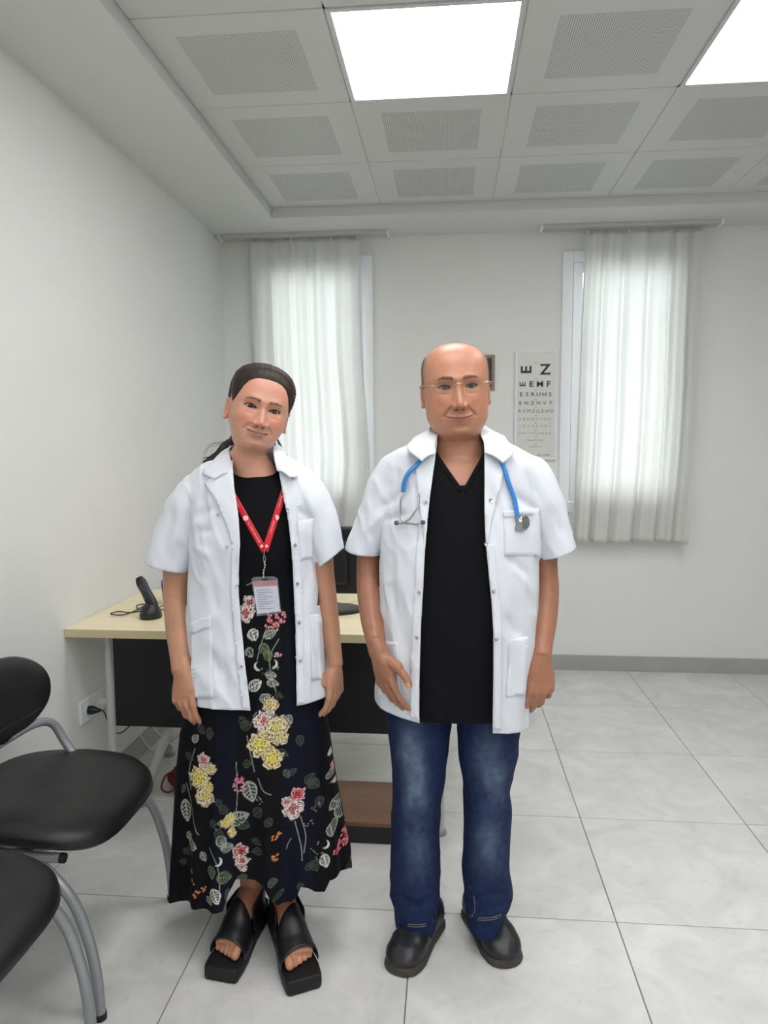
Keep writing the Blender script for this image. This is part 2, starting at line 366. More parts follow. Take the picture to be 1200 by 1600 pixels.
row('RCMZGEHD', 812, 862, 642.5, 4.6); row('SBNZCTHU', 812.5, 858.5, 655, 3.8, INKG); row('LDSZETDC', 812.5, 859.5, 666, 3.4, INKG); row('ENSTHLDEKZ', 812.5, 859, 677, 3.0, INKG)
wall_text('HNDUZEKCTLSRV', 836, 688, 2.2, INKG, ch); wall_text('CDHKNRSVZETUL', 836, 698, 1.6, INKG, ch)
for py in (566.5, 592.5, 609.5, 624, 637, 649.5, 661, 672.5, 683, 694): wall_text('20', 837, py, 2.4, INKG, ch)
wall_text('EYE CHART', 850, 711, 2.6, INK, ch)
# ------------------------------------------------------------------ framed picture behind the man's head
PF = (PY(700, 555, YB)[0], PY(773, 555, YB)[0], PY(770, 610, YB)[2], PY(770, 555, YB)[2])
fr = empty('picture_frame', ((PF[0]+PF[1])/2, YB, PF[2])); tag(fr, 'small taupe framed picture mostly hidden behind the man\'s head', 'picture frame')
TAUPE = mat('taupe_frame', lin(140, 126, 112), .5, var=.08, scale=30); PICM = mat('picture_print', lin(70, 60, 55), .6, var=.9, scale=22)
q = MB(); t = .018
q.box(PF[0], PF[0]+t, YB-.02, YB, PF[2], PF[3], .003); q.box(PF[1]-t, PF[1], YB-.02, YB, PF[2], PF[3], .003); q.box(PF[0]+t, PF[1]-t, YB-.02, YB, PF[2], PF[2]+t, .003); q.box(PF[0]+t, PF[1]-t, YB-.02, YB, PF[3]-t, PF[3], .003)
q.build('frame', TAUPE, fr); MB().box(PF[0]+t, PF[1]-t, YB-.010, YB, PF[2]+t, PF[3]-t).build('print', PICM, fr)

# ------------------------------------------------------------------ desk
BIRCH = mat('birch_laminate', lin(236, 224, 186), .35, var=.05, scale=3, stretch=(1.2, 14, 1)); EDGE = mat('laminate_edge', lin(205, 194, 152), .4, var=.04, scale=5, stretch=(1, 12, 12))
DX0, DX1, DY0, DY1, DZ = XL+.002, .06, 2.468, 3.18, .74
dk = empty('desk', ((DX0+DX1)/2, (DY0+DY1)/2, 0)); tag(dk, 'light birch topped office desk with black panel and grey tube legs', 'desk')
top = MB().box(DX0, DX1, DY0+.002, DY1, DZ-.028, DZ, .001).build('desk_top', BIRCH, dk)
MB().box(DX0, DX1, DY0, DY0+.002, DZ-.030, DZ-.0005).build('edge_band', EDGE, top)
yl = 2.545; xl_ = PY(173, 1100, yl)[0]
BLKPANEL = mat('black_panel', lin(17, 17, 20), .45, var=.2, scale=12, bump=.05)
xp0 = PY(181, 1100, yl+.01)[0]; zb = PY(400, 1140, yl+.01)[2]
MB().box(xp0, -.05, yl+.004, yl+.022, zb, DZ-.028, .002).build('modesty_panel', BLKPANEL, dk)
DESKLEG = mat('desk_leg_paint', lin(186, 188, 186), .4, metal=.1, var=.03)
def leg(p0, p1, r0, r1, foot=True):
    lg = MB().tube([p0, tuple(np.array(p0)*.5+np.array(p1)*.5), p1], [r0, (r0+r1)/2, r1], 16).build('leg', DESKLEG, dk, True)
    if foot:
        fx = MB(); fx.tube([(p1[0], p1[1], 0), (p1[0], p1[1], .004), (p1[0], p1[1], .012), (p1[0], p1[1], .016)], [.026, .028, .026, .014], 20); fx.build('foot_pad', GREYM, lg, True)
leg((xl_, yl, DZ-.028), (xl_, yl, .014), .012, .019)
fl = PZ(222, 1257, .0); tl = PY(268, 1130, 2.60)
d_ = (np.array(tl)-fl); leg(tuple(fl+d_*((DZ-.03)/d_[2])), (fl[0], fl[1], .012), .019, .017)
fr_ = PZ(686, 1302, 0); leg((fr_[0], fr_[1], DZ-.028), (fr_[0], fr_[1], .012), .018, .019)
leg((xl_, 3.08, DZ-.028), (xl_, 3.08, .012), .016, .019); leg((fr_[0], 3.08, DZ-.028), (fr_[0], 3.08, .012), .016, .019)
MB().box(DX0+.12, DX1-.12, 3.06, 3.10, DZ-.068, DZ-.028, .002).build('cross_rail', GREYM, dk)

# low step platform under the desk
WOODM = mat('walnut_laminate', lin(126, 88, 60), .4, var=.28, scale=4, stretch=(1.5, 22, 22))
pl = PZ(570, 1318, 0); st = empty('step_platform', (-.28, pl[1]+.15, 0)); tag(st, 'low step with brown woodgrain top and black base under the desk', 'step')
MB().box(-.50, -.10, pl[1], pl[1]+.31, .0, .062, .004).build('base', BLKPL, st); MB().box(-.50, -.10, pl[1]-.002, pl[1]+.312, .062, .078, .003).build('step_top', WOODM, st)

# ------------------------------------------------------------------ things on the desk
# cordless phone in its cradle
pb = PZ(231, 968, DZ); ph = empty('cordless_phone', tuple(pb)); tag(ph, 'black cordless phone handset standing in its charging cradle on desk', 'phone')
v, f = tube([(pb[0], pb[1]+.03, DZ), (pb[0], pb[1]+.03, DZ+.012), (pb[0], pb[1]+.032, DZ+.035), (pb[0]+.004, pb[1]+.036, DZ+.05)], [(.040, .046), (.041, .048), (.036, .040), (.026, .026)], 28, ref=(1, 0, 0)); obj('cradle', v, f, BLKPL, ph, True, 40)
h0 = np.array([pb[0]+.014, pb[1]+.034, DZ+.035]); h1 = PY(216.5, 902, pb[1]+.055)
hp = [h0+(h1-h0)*t for t in np.linspace(0, 1, 9)]
v, f = tube(hp, [(.018, .012), (.021, .014), (.022, .014), (.021, .013), (.020, .013), (.020, .013), (.021, .014), (.020, .013), (.013, .008)], 20, ref=(1, 0, 0)); hs = obj('handset', v, f, BLKPL, ph, True, 50)
KEYM = mat('phone_keys', lin(70, 72, 76), .5); q = MB()
ax = (h1-h0)/np.linalg.norm(h1-h0); sd = np.array([1., 0, 0]); sd -= ax*(sd@ax); sd /= np.linalg.norm(sd); fn = np.cross(ax, sd); fn = fn if fn[1] < 0 else -fn
for a in range(5):
    for c in range(3):
        p = h0+ax*(.05+.012*a)+sd*(.009*(c-1))+fn*.0135; q.tube([p-fn*.001, p+fn*.0012], .0032, 8)
q.build('keypad', KEYM, hs, True)
p = h1-ax*.045+fn*.013; scr = mat('phone_screen', lin(52, 58, 62), .15)
vv = [p+sd*a+ax*c+fn*e for e in (0, .0015) for c in (-.014, .014) for a in (-.012, .012)]
obj('screen', vv, [(0, 1, 3, 2), (4, 5, 7, 6), (0, 1, 5, 4), (2, 3, 7, 6), (0, 2, 6, 4), (1, 3, 7, 5)], scr, hs)
cb = [PZ(x, y, DZ+.004) for x, y in ((222, 955), (205, 957), (190, 961), (173, 959), (185, 955.5), (203, 957), (215, 952), (228, 944), (214, 946), (219, 953), (240, 955), (252, 952), (262, 957), (256, 946), (243, 952))]
cbl = MB().tube(spline(cb, 8), .0022, 8).build('power_cable', RUBBER, ph, True)
# dark box with purple lid
bx = PZ(262, 945, DZ); PURP = mat('purple_lid', lin(84, 70, 150), .4, var=.1)
o = empty('pen_box', (bx[0], bx[1]+.05, DZ)); tag(o, 'black box with a purple top beside the phone on the desk', 'box')
v, f = tube([(bx[0]+.02, bx[1]+.03, DZ+.001), (bx[0]+.018, bx[1]+.03, DZ+.02), (bx[0]+.018, bx[1]+.03, DZ+.085)], [(.030, .03), (.05, .04), (.055, .045)], 4, ref=(1, 1, 0)); obj('body', v, f, BLKPL, o)
v, f = tube([(bx[0]+.018, bx[1]+.03, DZ+.085), (bx[0]+.018, bx[1]+.03, DZ+.105)], [(.056, .046), (.054, .044)], 4, ref=(1, 1, 0)); obj('lid', v, f, PURP, o)
# monitor seen from behind
my = 2.78; mz = PY(535, 824, my)[2]; mx0, mx1 = PY(432, 900, my)[0], PY(556, 900, my)[0]
mo = empty('monitor', ((mx0+mx1)/2, my+.05, DZ)); tag(mo, 'black computer monitor seen from behind on the desk between the people', 'monitor')
MONB = mat('monitor_back_plastic', lin(22, 23, 25), .35, var=.1, scale=20); MONG = mat('monitor_rim_plastic', lin(58, 60, 63), .35)
zb_ = DZ+.075; q = MB(); q.box(mx0, mx1+.02, my+.012, my+.036, zb_, mz, .008); b_ = q.build('screen_housing', MONB, mo)
q = MB(); q.box(mx0+.05, mx1-.03, my-.02, my+.014, zb_+.04, mz-.05, .012); q.build('rear_cover', MONB, mo)
MB().box(mx0-.001, mx1+.021, my+.004, my+.037, mz-.012, mz+.002, .005).build('top_rim', MONG, mo)
mc = (mx0+mx1)/2
MB().tube([(mc, my+.03, DZ+.012), (mc, my+.028, DZ+.12)], [(.035, .014), (.03, .012)], 16).build('stand_neck', MONB, mo, True)
v, f = tube([(mc+.03, my+.05, DZ), (mc+.03, my+.05, DZ+.010), (mc+.03, my+.05, DZ+.016)], [(.15, .1), (.15, .1), (.13, .08)], 36, ref=(1, 0, 0)); obj('stand_base', v, f, MONB, mo, True, 40)
CABLEY = mat('cream_cable', lin(222, 214, 176), .5)
cp = [PY(x, y, my-.06) for x, y in ((505, 935), (520, 938), (535, 941), (550, 940.5), (566, 936), (585, 930))]
cp = [np.array([p[0], p[1], max(p[2], DZ+.004)]) for p in cp]
o = MB().tube(spline(cp, 8), .003, 8).build('monitor_cable', CABLEY, mo, True)
# reddish mat under the monitor
MATR = mat('red_brown_mat', lin(120, 52, 40), .6, var=.15); a0 = PZ(505, 957, DZ); a1 = PZ(585, 957, DZ)
o = MB().box(a0[0], a1[0]+.06, a0[1], a0[1]+.06, DZ, DZ+.006, .002).build('desk_pad', MATR); tag(o, 'thin red brown pad lying along the desk before the monitor', 'desk pad')

# ------------------------------------------------------------------ wall socket under the desk
so = empty('wall_socket', (XL, 2.73, .36)); tag(so, 'white triple wall socket with plugs low on the left wall', 'socket')
ys0, ys1, zs0, zs1 = 2.545, 2.835, .345, .435
MB().box(XL, XL+.010, ys0, ys1, zs0, zs1, .003).build('cover_plate', WPLAST, so)
DARKH = mat('socket_hole', lin(40, 40, 42), .6)
for k in range(3):
    yc = ys0+.05+.095*k; zc = (zs0+zs1)/2
    s_ = MB().tube([(XL+.010, yc, zc), (XL+.013, yc, zc), (XL+.014, yc, zc)], [.026, .026, .022], 20).build('socket', WPLAST, so, True)
    MB().tube([(XL+.0135, yc, zc-.010), (XL+.0150, yc, zc-.010)], .003, 8).build('pin_hole', DARKH, s_); MB().tube([(XL+.0135, yc, zc+.010), (XL+.0150, yc, zc+.010)], .003, 8).build('pin_hole', DARKH, s_)
for k, (m, cm) in enumerate(((BLKPL, RUBBER), (WPLAST, WPLAST), (WPLAST, WPLAST))):
    yc = ys0+.05+.095*k; zc = (zs0+zs1)/2
    pg = MB().tube([(XL+.015, yc, zc), (XL+.03, yc, zc), (XL+.045, yc, zc), (XL+.06, yc+.004, zc-.002)], [.017, .017, .012, .006], 14).build('plug', m, so, True)
    if k == 0: pts = [(XL+.058, yc, zc), (XL+.07, yc+.01, zc-.01), (XL+.075, yc+.05, zc-.09), (XL+.09, yc+.10, zc-.13), (XL+.10, yc+.2, zc-.12), (XL+.1, yc+.3, zc-.1)]
    elif k == 1: pts = [(XL+.058, yc, zc), (XL+.075, yc+.04, zc-.02), (XL+.07, yc+.14, zc-.10), (XL+.06, yc+.3, zc-.3), (XL+.1, yc+.4, .004), (XL+.3, yc+.42, .004)]
    else: pts = [(XL+.058, yc, zc), (XL+.08, yc+.03, zc+.01), (XL+.12, yc+.03, zc-.06), (XL+.22, yc-.02, zc-.16), (XL+.34, yc-.02, zc-.235), (XL+.46, yc, zc-.25), (XL+.6, yc, zc-.22)]
    MB().tube(spline(pts, 8), .0032 if k else .0026, 8).build('cord', cm, pg, True)
REDM = mat('red_cloth', lin(112, 26, 30), .7, var=.25, scale=14, bump=.2)
# ------------------------------------------------------------------ red cloth bag on the floor under the desk
rb = PZ(272, 1236, 0); rng = np.random.RandomState(4); v = []; n1, n2 = 24, 14
for j in range(n2+1):
    for i in range(n1):
        th = 2*math.pi*i/n1; fi = math.pi*j/n2; w = 1+.16*math.sin(3*th+1)+.10*math.sin(5*th+2*fi)+.08*math.sin(7*fi+th)
        v.append((rb[0]+.03+.085*w*math.cos(th)*math.sin(fi), rb[1]+.09+.09*w*math.sin(th)*math.sin(fi), max(.001,   .034-.038*w*math.cos(fi))))
f = [(j*n1+i, j*n1+(i+1) % n1, (j+1)*n1+(i+1) % n1, (j+1)*n1+i) for j in range(n2) for i in range(n1)]
rd = empty('cloth_bag', (rb[0]+.03, rb[1]+.09, 0)); tag(rd, 'crumpled dark red bag on the floor under the desk', 'bag'); obj('bag_body', v, f, REDM, rd, True)
MB().tube(spline([(rb[0]-.01, rb[1]+.07, .055), (rb[0]-.045, rb[1]+.03, .05), (rb[0]-.05, rb[1]-.005, .012), (rb[0]-.01, rb[1]-.02, .006), (rb[0]+.02, rb[1]+.02, .03)], 8), .0035, 8).build('handle', REDM, rd, True)

# ------------------------------------------------------------------ visitor chairs
LEATH = mat('black_leatherette', lin(25, 26, 29), .42, var=.12, scale=14, bump=.25, bscale=420, spec=.5)
def superell(a, b, p, n):
    out = []
    for k in range(n):
        t = 2*math.pi*k/n; c, s = math.cos(t), math.sin(t)
        out.append((a*math.copysign(abs(c)**(2/p), c), b*math.copysign(abs(s)**(2/p), s)))
    return out
def make_chair(cx, cy, lab):
    """faces +x; front legs at x = 0 of the local frame, seat width along y"""
    r = empty('visitor_chair', (cx-.25, cy, 0)); tag(r, lab, 'chair', 'black visitor chairs along the left wall')
    n = 56; v = []; rings = []
    for (s, z, dz) in ((.0, .4205, 0), (.80, .4205, 0), (.955, .424, 0), (1.0, .438, 0), (.985, .455, 0), (.93, .468, .002), (.75, .472, .003), (.5, .470, .002), (.25, .467, .0), (.0, .466, 0)):
        rg = []
        for (a, b) in superell(.245, .242, 3.6, n):
            wf = 1-.10*max(0, -a/.235)           # narrower at the back
            frt = max(0, a/.235)
            drop = .030*frt**3*(1 if s > .3 else s/.3)
            rg.append((cx-.243+a*s, cy+b*s*wf, z+dz-drop*s**3+.012*(abs(b)/.245)**2*s*s*(1-frt)))
        rings.append(rg)
    v = [p for rg in rings for p in rg]
    f = [(j*n+i, j*n+(i+1) % n, (j+1)*n+(i+1) % n, (j+1)*n+i) for j in range(len(rings)-1) for i in range(n)]
    obj('seat', v, f, LEATH, r, True)
    # backrest: curved rounded shell
    v = []; rings = []
    for (s, off) in ((0., .018), (.7, .017), (.95, .012), (1., 0.), (.95, -.012), (.7, -.018), (0., -.018)):
        rg = []
        for (a, b) in superell(.225, .115, 2.5, n):
            wz = 1-.22*max(0, b/.115)**1.5
            y = a*s*wz; z = b*s
            xx = cx-.345-.12*(z+.12)+.05*(1-(y/.225)**2)*-.55
            rg.append((xx+off, cy+y, .70+z))
        rings.append(rg)
    v = [p for rg in rings for p in rg]
    f = [(j*n+i, (j+1)*n+i, (j+1)*n+(i+1) % n, j*n+(i+1) % n) for j in range(len(rings)-1) for i in range(n)]
    bk = obj('backrest', v, f, LEATH, r, True)
    q = MB(); q.tube(spline([(cx-.345-.006-.0275*(1-(q_/.225)**2)+.0165, cy+q_, .63) for q_ in (-.15, -.08, 0, .08, .15)], 6), .004, 8).build('seam_band', LEATH, bk, True)
    R = .0135
    for s in (-1, 1):
        y = cy+s*.235; yi = cy+s*.17
        # front leg: quarter curve from under the seat
        pts = [(cx-.30, yi, .405), (cx-.20, cy+s*.20, .400), (cx-.115, cy+s*.228, .365), (cx-.055, y, .30), (cx-.02, y, .20), (cx-.004, y, .10), (cx, y, .012)]
        lg = MB().tube(spline(pts, 10), R, 14).build('leg', GREYM, r, True); MB().tube([(cx, y, 0), (cx, y, .016)], [.0155, .0155], 14).build('foot_cap', RUBBER, lg, True)
        # rear leg sweeps back
        pts = [(cx-.12, yi-s*.02, .405), (cx-.24, yi+s*.01, .385), (cx-.35, cy+s*.20, .33), (cx-.43, cy+s*.215, .22), (cx-.475, cy+s*.22, .10), (cx-.490, cy+s*.22, .012)]
        lg = MB().tube(spline(pts, 10), R, 14).build('leg', GREYM, r, True); MB().tube([(cx-.490, cy+s*.22, 0), (cx-.490, cy+s*.22, .016)], [.0155, .0155], 14).build('foot_cap', RUBBER, lg, True)
        # back support tube
        pts = [(cx-.18, cy+s*.18, .408), (cx-.25, cy+s*.205, .43), (cx-.31, cy+s*.215, .50), (cx-.345, cy+s*.205, .565), (cx-.365, cy+s*.14, .588), (cx-.375, cy, .592)]
        MB().tube(spline(pts, 10), R*.95, 14).build('back_support', GREYM, r, True)
        tb = MB().tube([(cx-.40, cy+s*.212, .398), (cx-.095, cy+s*.212, .398)], .012, 12).build('seat_rail', GREYM, r, True)
        MB().tube([(cx-.096, cy+s*.212, .398), (cx-.084, cy+s*.212, .398)], .0125, 12).build('rail_cap', RUBBER, tb, True)
    MB().tube([(cx-.33, cy-.19, .40), (cx-.33, cy+.19, .40)], .011, 12).build('cross_bar', GREYM, r, True)
    return r
make_chair(-.85, 1.828, 'black padded visitor chair with grey tube legs nearer the desk')
make_chair(-.835, 1.285, 'black padded visitor chair nearest the viewer, cut by the photo\'s left edge')

# ================================================================== people: mesh tools
def vnoise(P, seed=0):
    """smooth value noise in [-1,1] for an Nx3 array"""
    P = np.asarray(P, float); I = np.floor(P).astype(np.int64); Fr = P-I; U = Fr*Fr*(3-2*Fr); out = np.zeros(len(P))
    def h(ix, iy, iz):
        n = (ix*374761393+iy*668265263+iz*2147483647+seed*974711) & 0xffffffff
        n = ((n ^ (n >> 13))*1274126177) & 0xffffffff
        return ((n ^ (n >> 16)) & 0xffff)/32767.5-1
    for dx in (0, 1):
        for dy in (0, 1):
            for dz in (0, 1):
                w = (U[:, 0] if dx else 1-U[:, 0])*(U[:, 1] if dy else 1-U[:, 1])*(U[:, 2] if dz else 1-U[:, 2])
                out += w*h(I[:, 0]+dx, I[:, 1]+dy, I[:, 2]+dz)
    return out
def fast_obj(name, v, f, m, parent=None, smooth=True, col=None):
    """v Nx3 array, f Mx4 (or Mx3) array"""
    v = np.asarray(v, np.float32); me = bpy.data.meshes.new(name)
    if isinstance(f, np.ndarray):
        k = f.shape[1]; me.vertices.add(len(v)); me.vertices.foreach_set('co', v.ravel())
        me.loops.add(f.size); me.loops.foreach_set('vertex_index', f.astype(np.int32).ravel())
        me.polygons.add(len(f)); me.polygons.foreach_set('loop_start', np.arange(0, f.size, k, dtype=np.int32))
        me.update(calc_edges=True); me.validate()
    else: me.from_pydata(v.tolist(), [], [tuple(int(i) for i in q) for q in f]); me.update()
    if smooth: me.polygons.foreach_set('use_smooth', np.ones(len(me.polygons), bool))
    if col is not None:
        a = me.color_attributes.new('Col', 'FLOAT_COLOR', 'POINT'); c = np.ones((len(v), 4), np.float32); c[:, :3] = col; a.data.foreach_set('color', c.ravel())
    o = bpy.data.objects.new(name, me); COL.objects.link(o); me.materials.append(m)
    if parent is not None:
        o.parent = parent
        if parent.type == 'EMPTY': o.matrix_parent_inverse = parent.matrix_world.inverted()
    return o
def join(parts):
    v = []; f = []; k = 0
    for a, b in parts:
        v.append(np.asarray(a, float)); f += [tuple(int(i)+k for i in q) for q in b]; k += len(a)
    return np.vstack(v), f
def remesh(parts, voxel, smooth=3, lam=.5):
    v, f = join(parts); me = bpy.data.meshes.new('tmp'); me.from_pydata(v.tolist(), [], f); me.update()
    o = bpy.data.objects.new('tmp', me); COL.objects.link(o)
    md = o.modifiers.new('r', 'REMESH'); md.mode = 'VOXEL'; md.voxel_size = voxel; md.adaptivity = 0
    dg = bpy.context.evaluated_depsgraph_get(); ev = o.evaluated_get(dg); m2 = ev.to_mesh()
    nv = len(m2.vertices); V = np.empty(nv*3, np.float32); m2.vertices.foreach_get('co', V); V = V.reshape(-1, 3).astype(float)
    nl = len(m2.loops); L = np.empty(nl, np.int32); m2.loops.foreach_get('vertex_index', L); Fq = L.reshape(-1, 4)
    ev.to_mesh_clear(); bpy.data.objects.remove(o); bpy.data.meshes.remove(me)
    return lap(V, Fq, smooth, lam), Fq
def lap(V, F, it, lam=.5, keep=None):
    if it == 0: return V
    k = F.shape[1]; a = np.concatenate([F[:, i] for i in range(k)]); b = np.concatenate([F[:, (i+1) % k] for i in range(k)])
    cnt = np.bincount(a, minlength=len(V))+np.bincount(b, minlength=len(V)); V = V.copy()
    for _ in range(it):
        S = np.stack([np.bincount(a, V[b, c], len(V))+np.bincount(b, V[a, c], len(V)) for c in range(3)], 1)
        N = S/np.maximum(cnt, 1)[:, None]; d = lam*(N-V)
        if keep is not None: d[keep] = 0
        V += d
    return V
def normals(V, F):
    k = F.shape[1]; n = np.cross(V[F[:, 2]]-V[F[:, 0]], V[F[:, k-1]]-V[F[:, 1]]); N = np.zeros_like(V)
    for i in range(k):
        for c in range(3): N[:, c] += np.bincount(F[:, i], n[:, c], len(V))
    return N/(np.linalg.norm(N, axis=1)[:, None]+1e-12)
def compact(V, F):
    u, inv = np.unique(F, return_inverse=True); return V[u], inv.reshape(F.shape), u
def boundary(F, n):
    k = F.shape[1]; e = np.sort(np.concatenate([F[:, [i, (i+1) % k]] for i in range(k)]), 1)
    key = e[:, 0].astype(np.int64)*n+e[:, 1]; u, c = np.unique(key, return_counts=True); b = u[c == 1]
    m = np.zeros(n, bool); m[b//n] = True; m[b % n] = True; return m
def loft(rings, cap=True):
    n = len(rings[0]); v = np.vstack(rings); k = len(rings)
    f = [(i*n+j, i*n+(j+1) % n, (i+1)*n+(j+1) % n, (i+1)*n+j) for i in range(k-1) for j in range(n)]
    if cap: f += [tuple(range(n-1, -1, -1)), tuple(range((k-1)*n, k*n))]
    return v, f
def densify(rows, n=5): return spline(np.array(rows, float), n)
def ring_rows(rows, Y0, n=72, p=2.35, inset=0., dens=4):
    """rows of (py, x_left, x_right, front depth, back depth) -> horizontal rings around a body standing at Y0"""
    out = []
    for py, xl, xr, fd, bd in densify(rows, dens):
        a, b = PY(xl, py, Y0), PY(xr, py, Y0); cx, z, hw = (a[0]+b[0])/2, (a[2]+b[2])/2, max(.004, (b[0]-a[0])/2-inset)
        t = np.linspace(0, 2*np.pi, n, endpoint=False); c, s = np.cos(t), np.sin(t)
        x = cx+hw*np.sign(c)*np.abs(c)**(2/p); d = np.where(s < 0, max(.004, fd-inset), max(.004, bd-inset)); y = Y0+d*np.sign(s)*np.abs(s)**(2/p)
        out.append(np.c_[x, y, np.full(n, z)])
    return out
def bvh_of(V, F): return BVHTree.FromPolygons([tuple(p) for p in V], [tuple(int(i) for i in q) for q in F])
def make_hit(bvh, fallbackY):
    o = Vector(CAM_O)
    def hit(px, py):
        d = Vector(ray(px, py)).normalized(); h = bvh.ray_cast(o, d)
        if h[0] is None:
            p = Vector(PY(px, py, fallbackY)); q = bvh.find_nearest(p); return np.array(p if q[0] is None else Vector((p.x, q[0].y, p.z))), np.array((0, -1., 0))
        n = np.array(h[1]); n = n if n[1] < 0 else -n
        return np.array(h[0]), n
    return hit
def patch(name, poly, hit, off, m, parent, step=5., thick=.0018, bulge=None, smooth_it=2):
    """polygon drawn on the photo, laid onto a garment surface with a small standoff"""
    P = np.array(poly, float); pts = []; n = len(P)
    for i in range(n):
        a, b = P[i], P[(i+1) % n]; k = max(1, int(np.hypot(*(b-a))/step))
        for t in np.arange(k)/k: pts.append(tuple(a+(b-a)*t))
    nb = len(pts)
    def inside(x, y):
        c = False
        for i in range(nb):
            x1, y1 = pts[i]; x2, y2 = pts[(i+1) % nb]
            if (y1 > y) != (y2 > y) and x < (x2-x1)*(y-y1)/(y2-y1)+x1: c = not c
        return c
    lo, hi = P.min(0), P.max(0)
    for x in np.arange(lo[0]+step*.5, hi[0], step):
        for y in np.arange(lo[1]+step*.5, hi[1], step):
            if inside(x, y) and min((x-q[0])**2+(y-q[1])**2 for q in pts[:nb]) > (step*.45)**2: pts.append((x, y))
    r = delaunay_2d_cdt([Vector(q) for q in pts], [], [list(range(nb))], 1, 1e-4)
    V = []
    for q in r[0]:
        p, nn = hit(q.x, q.y); o_ = off(q.x, q.y) if callable(off) else off
        d = Vector(CAM_O)-Vector(p); d.normalize(); V.append(p+(nn*.5+np.array(d)*.5)*o_)
    V = np.array(V); Fa = np.array([list(q) for q in r[2]])
    # smooth depth only
    if smooth_it:
        S = lap(V, Fa, smooth_it); V[:, 1] = np.minimum(S[:, 1], V[:, 1]+.0015)
    o = fast_obj(name, V, Fa, m, parent)
    # orient towards the viewer
    nn = normals(V, Fa)
    if nn[:, 1].mean() > 0: o.data.flip_normals()
    s = o.modifiers.new('thick', 'SOLIDIFY'); s.thickness = thick; s.offset = -1
    return o
def disc(name, p, n, r, h, m, parent, hole=0., seg=16):
    n = n/np.linalg.norm(n); pr = [(0, 0), (r*.9, 0), (r, h*.35), (r*.85, h), (hole if hole else r*.45, h*.9), (0, h*.35 if hole else h*.8)]
    a = np.cross(n, [0, 0, 1.]); a /= np.linalg.norm(a); b = np.cross(n, a); v = []
    for (q, z) in pr:
        for k in range(seg):
            t = 2*np.pi*k/seg; v.append(p+n*z+(a*np.cos(t)+b*np.sin(t))*max(q, 1e-5))
    f = [(i*seg+j, i*seg+(j+1) % seg, (i+1)*seg+(j+1) % seg, (i+1)*seg+j) for i in range(len(pr)-1) for j in range(seg)]
    return obj(name, v, f, m, parent, True, 50)

